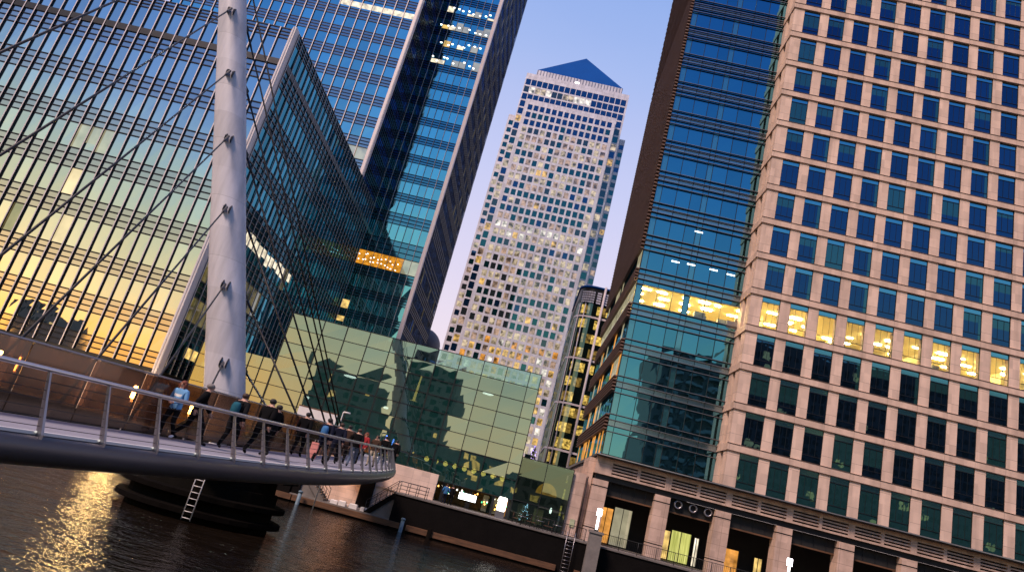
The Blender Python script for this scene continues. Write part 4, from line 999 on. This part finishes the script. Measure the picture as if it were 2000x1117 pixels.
def brown_glass():
    mt, t, o = mat('brown_screen_glass'); n = t.nodes; l = t.links
    d = n.new('ShaderNodeBsdfDiffuse'); d.inputs[0].default_value = (.065, .045, .034, 1)
    tr = n.new('ShaderNodeBsdfTransparent'); tr.inputs[0].default_value = (.62, .46, .36, 1)
    g = n.new('ShaderNodeBsdfGlossy'); g.inputs['Roughness'].default_value = .12; g.inputs[0].default_value = (.8, .7, .6, 1)
    tc = n.new('ShaderNodeTexCoord'); nz_ = n.new('ShaderNodeTexNoise'); nz_.inputs['Scale'].default_value = .9; nz_.inputs['Detail'].default_value = 5; l.new(tc.outputs['Object'], nz_.inputs[0])
    mr = n.new('ShaderNodeMapRange'); mr.inputs['From Min'].default_value = .3; mr.inputs['From Max'].default_value = .7; mr.inputs['To Min'].default_value = .42; mr.inputs['To Max'].default_value = .7; l.new(nz_.outputs[0], mr.inputs[0])
    m1 = n.new('ShaderNodeMixShader'); l.new(mr.outputs[0], m1.inputs[0]); l.new(d.outputs[0], m1.inputs[1]); l.new(tr.outputs[0], m1.inputs[2])
    m2 = n.new('ShaderNodeMixShader'); m2.inputs[0].default_value = .10; l.new(m1.outputs[0], m2.inputs[1]); l.new(g.outputs[0], m2.inputs[2]); l.new(m2.outputs[0], o.inputs[0]); return mt
M['screen'] = brown_glass()
sy = [-4.5+1.9*k for k in range(35)]
def scr(Y, h):
    p, n, t = frame(Y); return p+n*(WID-.02)+Vector((0, 0, h))
for k in range(len(sy)-1):
    mb = MB(); a, b = sy[k]+.02, sy[k+1]-.02; ym = (a+b)/2
    def rg(h): return [scr(a, h), scr(ym, h), scr(b, h), scr(b, h)+frame(b)[1]*.02, scr(ym, h)+frame(ym)[1]*.02, scr(a, h)+frame(a)[1]*.02]
    mb.loft([rg(.05), rg(1.6)], sm=False); mb.build('screen_panel', M['screen'], FB)
for Y in sy[1:-1]:
    mb = MB(); mb.tube([scr(Y, -.05)+frame(Y)[1]*.07, scr(Y, 1.6)+frame(Y)[1]*.07], .03, 6); mb.build('screen_post', M['dark_metal'], FB)
mb = MB(); mb.tube([scr(Y, 1.63) for Y in Ys], .03, 6); mb.build('screen_top_rail', M['steel'], FB)

# ------------------------------------------------------------------ mast and cables
MA = thing('bridge_mast', 'leaning white tubular bridge mast with dark cable brackets rising from behind the bridge screen', 'mast')
def axis(z): return Vector((-15.46-.3634*(z-6.6), 36, z))
def mrad(z): return 1.03-(z-6.6)*.0092
mb = MB(); zz = [4.1, 5, 6.6, 10, 14, 18, 22, 26, 30, 34, 38]
mb.tube([axis(z) for z in zz], [mrad(z) for z in zz], 40); mb.build('tube', M['lilac'], MA)
farY_L = [21.4, 18.4, 15.8, 13.5, 11.4, 9.3, 7.0]; zA = [8.08, 12.05, 16.25, 20.4, 24.5, 28.7, 33.0]; farY_R = [32, 35.6, 38.8, 42, 45.2, 48.5, 52]
def foot(Y):
    p, n, t = frame(Y); return p+n*(WID+.16)+Vector((0, 0, -.1))
for i, z in enumerate(zA):
    c = axis(z); r = mrad(z)
    for side, fy in ((0, farY_L[i]), (1, farY_R[i])):
        e = foot(fy)
        d = Vector((.30, -.95, 0)).normalized() if side == 0 else Vector((.55, .83, 0)).normalized()
        s = c+d*(r+.30)
        br = MB(); a = c+d*(r-.08); u = Vector((0, 0, 1)); w_ = d.cross(u)*.05
        for q in (-.16, .16):
            o_ = d.cross(u)*q
            tri = [a+u*.34+o_, a-u*.22+o_, s-u*.14+o_, s+u*.08+o_]
            br.loft([[v-w_*.5 for v in tri], [v+w_*.5 for v in tri]], sm=False)
        br.build('cable_bracket', M['dark_metal'], MA)
        dr = (e-s).normalized(); cb = MB(); cb.tube([s-dr*.1, e], .042 if side == 0 else .055, 8)
        co = cb.build('cable', M['cable'], MA)
        q = MB(); q.tube([s-dr*.15, s+dr*.9, s+dr*1.25], [.075, .075, .045], 8); q.build('cable_socket', M['dark_metal'], co)
        q = MB(); q.tube([e-dr*1.3, e-dr*.9, e+dr*.1], [.045, .075, .075], 8); q.build('cable_socket', M['dark_metal'], co)

# ------------------------------------------------------------------ pier under the mast
PR = thing('bridge_pier', 'dark boat shaped pier with pointed timber fenders standing in the water under the bridge', 'pier')
def boat(L_, W_, n=26):
    p = []
    for k in range(n):
        a = 2*math.pi*k/n; ca, sa = math.cos(a), math.sin(a)
        p.append((-15.6+L_*math.copysign(abs(ca)**.9, ca), 38.2+W_*math.copysign(abs(sa)**1.25, sa)*(1-.0*abs(ca))))
    return p
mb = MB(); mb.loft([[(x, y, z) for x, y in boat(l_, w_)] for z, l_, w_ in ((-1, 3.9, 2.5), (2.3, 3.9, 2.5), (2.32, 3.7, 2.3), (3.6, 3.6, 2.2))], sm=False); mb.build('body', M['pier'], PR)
for z in (.62, 1.42):
    mb = MB(); mb.loft([[(x, y, zz_) for x, y in boat(l_, w_)] for zz_, l_, w_ in ((z, 4.35, 2.95), (z+.05, 4.5, 3.05), (z+.28, 4.5, 3.05), (z+.33, 4.3, 2.9))], sm=False); mb.build('timber_fender', M['timber_dark'], PR)
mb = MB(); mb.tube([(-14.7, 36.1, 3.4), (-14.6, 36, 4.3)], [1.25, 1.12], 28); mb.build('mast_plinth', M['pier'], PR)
MBX(-13.2, -11.2, 36.8, 39.5, 3.0, 4.25).build('deck_bearing', M['conc_dark'], PR)
ladder('pier_ladder', 'thin pale metal ladder hanging from the bridge down to the dark water', -14.6, 34.8, .5, 4.2, .44, M['white'], .3)

# ================================================================== PEOPLE
SK = {'skin': surf('skin', (.45, .25, .18), .55, var=.1)}
def cloth(name, c): return surf(name, c, .9, var=.25, scale=8, bump=.1, bscale=30, spec=.08)
CL = {k: cloth('cloth_'+k, v) for k, v in {'black': (.006, .006, .007), 'navy': (.010, .012, .025), 'lightblue': (.16, .36, .62), 'charcoal': (.012, .012, .014), 'denim': (.10, .13, .19), 'teal': (.02, .10, .14), 'red': (.30, .03, .035), 'brown': (.06, .035, .025), 'cream': (.45, .38, .28), 'white': (.75, .75, .75), 'pink': (.62, .25, .22), 'orange': (.55, .20, .05), 'purple': (.10, .03, .3), 'blue': (.05, .16, .35)}.items()}
HR = {k: surf('hair_'+k, v, .7, var=.35, scale=20) for k, v in {'red': (.16, .035, .015), 'dark': (.012, .009, .008), 'brown': (.05, .025, .015), 'grey': (.2, .18, .17)}.items()}
def person(label, x, y, z, face, top, legs, hair='dark', h=1.74, stride=.0, arms='walk', long_hair=False, shoes='black', lean=.0, group='people on the footbridge', coat=False, stripe=None, hood=False):
    """face: heading in degrees, 0 looks to +Y (away from the camera)"""
    k = h/1.74
    root = thing('person', label, 'person', group, (x, y, z), R(face)); root.scale = (1.14, 1.14, 1.02)
    J = {}; s = stride
    J['pel'] = (0, 0, .94); J['spi'] = (0, .01+lean*.2, 1.12); J['che'] = (0, .02+lean*.5, 1.34); J['nek'] = (0, .02+lean*.75, 1.49); J['hea'] = (0, .035+lean*.9, 1.60); J['top'] = (0, .03+lean*.95, 1.71)
    J['nose'] = (0, .125+lean*.9, 1.595)
    for sg, nm in ((-1, 'l'), (1, 'r')):
        st = s*sg
        J[nm+'hip'] = (.095*sg, st*.05, .88); J[nm+'kne'] = (.10*sg, st*.5+.03+(.05 if st < 0 else .05), .49+abs(s)*.01)
        J[nm+'ank'] = (.10*sg, st*.95-(.05 if st < 0 else 0), .09+(.10*abs(s) if st < 0 else 0)); J[nm+'toe'] = (.115*sg, st*.95+.15-(.05 if st < 0 else 0), .03+(.0 if st >= 0 else .01))
        J[nm+'sho'] = (.185*sg, .01+lean*.6, 1.40)
        if arms == 'walk':
            J[nm+'elb'] = (.245*sg, -st*.35-.03+lean*.5, 1.13); J[nm+'wri'] = (.235*sg, -st*.6+.08+lean*.5, .90); hd_ = (.235*sg, -st*.66+.11+lean*.5, .82)
        elif arms == 'clasp':
            J[nm+'elb'] = (.25*sg, .02, 1.13); J[nm+'wri'] = (.06*sg, .20, 1.02); hd_ = (.01*sg, .235, 1.01)
        elif arms == 'pocket':
            J[nm+'elb'] = (.28*sg, -.08, 1.14); J[nm+'wri'] = (.20*sg, .06, .95); hd_ = (.18*sg, .08, .90)
        elif arms == 'phone':
            if sg > 0: J[nm+'elb'] = (.25*sg, .08, 1.15); J[nm+'wri'] = (.14, .20, 1.36); hd_ = (.11, .17, 1.44)
            else: J[nm+'elb'] = (.25*sg, -.03, 1.13); J[nm+'wri'] = (.24*sg, .05, .9); hd_ = (.24*sg, .08, .83)
        J[nm+'han'] = hd_
    bones = [('pel', 'spi', 'top'), ('spi', 'che', 'top'), ('che', 'nek', 'top'), ('nek', 'hea', 'skin'), ('hea', 'top', 'skin'), ('hea', 'nose', 'skin')]
    for nm in 'lr':
        bones += [('pel', nm+'hip', 'leg'), (nm+'hip', nm+'kne', 'leg'), (nm+'kne', nm+'ank', 'leg'), (nm+'ank', nm+'toe', 'shoe'), ('che', nm+'sho', 'top'), (nm+'sho', nm+'elb', 'top'), (nm+'elb', nm+'wri', 'top'), (nm+'wri', nm+'han', 'skin')]
    rad = {'pel': (.16, .12), 'spi': (.145, .11), 'che': (.165, .12), 'nek': (.055, .058), 'hea': (.080, .097), 'top': (.055, .065), 'nose': (.014, .016), 'hip': (.095, .10), 'kne': (.064, .068), 'ank': (.048, .05), 'toe': (.042, .03), 'sho': (.075, .075), 'elb': (.055, .055), 'wri': (.036, .032), 'han': (.034, .022)}
    if coat: rad['pel'] = (.18, .145); rad['hip'] = (.115, .12); rad['che'] = (.18, .135); rad['sho'] = (.085, .085); rad['elb'] = (.065, .065); rad['wri'] = (.046, .046)
    names = list(J); idx = {n_: i for i, n_ in enumerate(names)}
    me = bpy.data.meshes.new('body_cage'); me.from_pydata([tuple(c*k for c in J[n_]) for n_ in names], [(idx[a], idx[b]) for a, b, _ in bones], [])
    o = bpy.data.objects.new('body_cage', me); COL.objects.link(o)
    md = o.modifiers.new('skin', 'SKIN'); md.use_smooth_shade = True
    for n_ in names:
        key = n_ if n_ in rad else n_[1:]; me.skin_vertices[0].data[idx[n_]].radius = tuple(q*k for q in rad[key]); me.skin_vertices[0].data[idx[n_]].use_root = (n_ == 'pel')
    sb = o.modifiers.new('sub', 'SUBSURF'); sb.levels = 2; sb.render_levels = 2
    dg = bpy.context.evaluated_depsgraph_get(); dg.update()
    bm_ = bpy.data.meshes.new_from_object(o.evaluated_get(dg)); bpy.data.objects.remove(o)
    bm_.materials.clear()
    for mt in (CL[top], CL[legs], SK['skin'], CL[shoes], CL[stripe or top]): bm_.materials.append(mt)
    MI = {'top': 0, 'leg': 1, 'skin': 2, 'shoe': 3}; seg = [(Vector(J[a])*k, Vector(J[b])*k, MI[c]) for a, b, c in bones]
    for p in bm_.polygons:
        c = p.center; best = 9; bi = 0
        for a, b, mi in seg:
            ab = b-a; t = max(0, min(1, (c-a).dot(ab)/ab.length_squared)); d = (c-(a+ab*t)).length
            if d < best: best, bi = d, mi
        zc = c.z/k
        if bi == 1 and zc > (.60 if coat else .86): bi = 0
        if bi == 0 and zc > 1.475: bi = 2
        if bi == 0 and zc < (.60 if coat else .86) and abs(c.x) < .17*k: bi = 1
        if stripe and bi == 0 and 1.20 < zc < 1.30 and c.y > .06 and abs(c.x) < .11*k: bi = 4
        p.material_index = bi; p.use_smooth = True
    link('body', bm_, root)
    # hair or hood
    hm = MB(); hc = Vector(J['hea'])*k
    hm.ell(hc+Vector((0, -.022, .035))*k, .090*k, .106*k, .088*k, 0, 16, 8)
    if long_hair: hm.ell(hc+Vector((0, -.06, -.09))*k, .105*k, .065*k, .15*k, 0, 14, 8); [hm.ell(hc+Vector((q*.085, .01, -.06))*k, .03*k, .055*k, .11*k, 0, 10, 6) for q in (-1, 1)]
    hm.build('hood' if hood else 'hair', CL[top] if hood else HR[hair], root)
    # eyes and mouth
    fm = MB()
    for q in (-.033, .033): fm.ell(hc+Vector((q, .088, .01))*k, .011*k, .008*k, .007*k, 0, 8, 4)
    fm.ell(hc+Vector((0, .088, -.048))*k, .022*k, .008*k, .005*k, 0, 8, 4); fm.build('face_features', HR['dark'], root)
    # fingers
    for nm, sg in (('l', -1), ('r', 1)):
        wv = Vector(J[nm+'wri'])*k; hv = Vector(J[nm+'han'])*k; d = (hv-wv).normalized()
        ac = Vector((0, 1, 0)) if abs(d.y) < .7 else Vector((1, 0, 0)); ac = (ac-d*ac.dot(d)).normalized(); pn = d.cross(ac)
        fg = MB()
        for q, ln in ((-.027, .062), (-.009, .075), (.009, .07), (.027, .056)):
            b0 = hv+ac*q*k+d*.005; b1 = b0+d*ln*.5*k+pn*.004*sg; b2 = b0+d*ln*.9*k+pn*.022*sg*k
            fg.tube([b0-d*.02, b0, b1, b2], [.009*k, .009*k, .0085*k, .007*k], 6)
        tb = hv-d*.045*k+ac*.03*k; fg.tube([tb, tb+(ac*.8+d*.5)*.03*k, tb+(ac*.7+d*.9)*.055*k], [.011*k, .010*k, .008*k], 6)
        fg.build('fingers', SK['skin'], root)
    return root
def on(X, Y): return nz(Y)
P = [
 dict(label='woman with long red hair in a light blue jacket, hands clasped, facing the camera', x=-9.85, y=20.06, face=165, top='lightblue', legs='black', hair='red', h=1.66, arms='clasp', long_hair=True, stripe='white', stride=.12, shoes='white'),
 dict(label='balding man in a black jacket striding left to right behind the red haired woman', x=-9.46, y=20.6, face=-60, top='black', legs='black', hair='grey', h=1.78, stride=.34, lean=.10, coat=True),
 dict(label='man in a dark jacket with a teal backpack walking away along the bridge', x=-8.7, y=21.66, face=-12, top='charcoal', legs='black', hair='brown', h=1.78, stride=.16, coat=True, lean=.08),
 dict(label='broad man in a black coat walking away just right of the teal backpack', x=-8.0, y=22.2, face=-14, top='black', legs='black', hair='dark', h=1.84, stride=.28, coat=True, lean=.08),
 dict(label='pale faced person in black half hidden by the broad man in the coat', x=-8.08, y=23.4, face=70, top='black', legs='charcoal', hair='dark', h=1.72, stride=.15, coat=True),
 dict(label='wide shouldered man in black walking away alone in the middle of the bridge', x=-8.75, y=28.95, face=0, top='black', legs='black', hair='dark', h=1.80, stride=.16, coat=True),
 dict(label='man in black with a bright blue patch on his back carrying the tall pink bag', x=-7.49, y=27.84, face=-8, top='navy', legs='black', hair='dark', h=1.78, stride=.2, coat=True),
 dict(label='figure in a navy coat walking ahead of the man with the pink bag', x=-7.75, y=31.0, face=8, top='navy', legs='charcoal', hair='brown', h=1.76, stride=.3, coat=True),
 dict(label='figure in a dark brown coat with pale trousers near the street lamp pole', x=-7.9, y=33.2, face=5, top='brown', legs='charcoal', hair='dark', h=1.78, stride=.1, coat=True),
 dict(label='person in black top and blue jeans walking towards the bridge end', x=-7.0, y=31.4, face=10, top='black', legs='denim', hair='brown', h=1.72, stride=.28),
 dict(label='woman in a dark red jacket with brown hair on the far half of the bridge', x=-7.6, y=36.0, face=150, top='red', legs='black', hair='red', h=1.68, stride=.1, long_hair=True),
 dict(label='person in cream trousers beside the woman in the red jacket', x=-7.4, y=37.9, face=170, top='brown', legs='cream', hair='brown', h=1.68, stride=.15),
 dict(label='person in black with grey blue jeans at the far bend of the bridge', x=-7.4, y=40.6, face=0, top='black', legs='denim', hair='dark', h=1.8, stride=.2, coat=True),
 dict(label='last dark figure at the far bend of the bridge, all in black', x=-7.5, y=45.0, face=0, top='black', legs='black', hair='dark', h=1.76, stride=.15, coat=True),
]
for d in P:
    d['z'] = nz(d['y'])+.005; person(**d)
person('person in a blue jacket waiting in front of the pavilion doorway', -5.3, 65.4, 3.36, 10, 'blue', 'navy', 'brown', 1.74, .05, 'pocket', group='people on the promenade')
person('person all in black standing beside the blue jacket outside the pavilion', -4.75, 65.5, 3.36, -20, 'black', 'black', 'dark', 1.76, .05, 'pocket', group='people on the promenade', coat=True)
def backpack(label, x, y, z, rz, c):
    t = thing('backpack', label, 'backpack', None, (x, y, z), R(rz)); mb = MB()
    mb.loft([[(-.13*s, -.0, zz_), (.13*s, 0, zz_), (.14*s, -.1*s, zz_), (.1*s, -.17*s, zz_), (-.1*s, -.17*s, zz_), (-.14*s, -.1*s, zz_)] for zz_, s in ((0, .8), (.04, 1), (.32, 1), (.42, .8), (.45, .45))]); mb.build('sack', CL[c], t)
    mb = MB()
    for q in (-.1, .1): mb.tube([(q, -.02, .4), (q*1.1, .12, .47), (q*1.3, .26, .38), (q*1.3, .2, .1), (q, -.01, .05)], .02, 6)
    mb.build('straps', CL['black'], t)
backpack('small teal backpack on the back of the man in the dark jacket', -8.73, 21.53, nz(21.6)+1.02, -12, 'teal')
backpack('bright blue backpack on the man with the pink bag', -7.51, 27.69, nz(27.7)+1.02, -8, 'blue')
t = thing('shopping_bag', 'tall flat pink paper bag held by a man on the bridge', 'bag', None, (-7.73, 27.74, nz(27.7)+.14), R(-8))
mb = MB(); mb.loft([[(-.15, -.05, z), (.15, -.05, z), (.15, .05, z), (-.15, .05, z)] for z in (0, .62)], sm=False); mb.build('sack', CL['pink'], t)
mb = MB(); mb.tube([(-.07, 0, .62), (-.05, 0, .72), (.05, 0, .72), (.07, 0, .62)], .008, 6); mb.build('handle', CL['white'], t)
t = thing('shoulder_bag', 'orange brown shoulder bag hanging at the side of the red jacketed woman', 'bag', None, (-7.33, 35.9, nz(35.9)+.72), R(20))
mb = MB(); mb.loft([[(-.14*s, -.06, z), (.14*s, -.06, z), (.14*s, .06, z), (-.14*s, .06, z)] for z, s in ((0, .9), (.05, 1), (.26, .9), (.30, .7))]); mb.build('sack', CL['orange'], t)
mb = MB(); mb.tube([(-.1, 0, .29), (-.04, -.04, .66), (.04, -.04, .66), (.1, 0, .29)], .012, 6); mb.build('strap', CL['brown'], t)
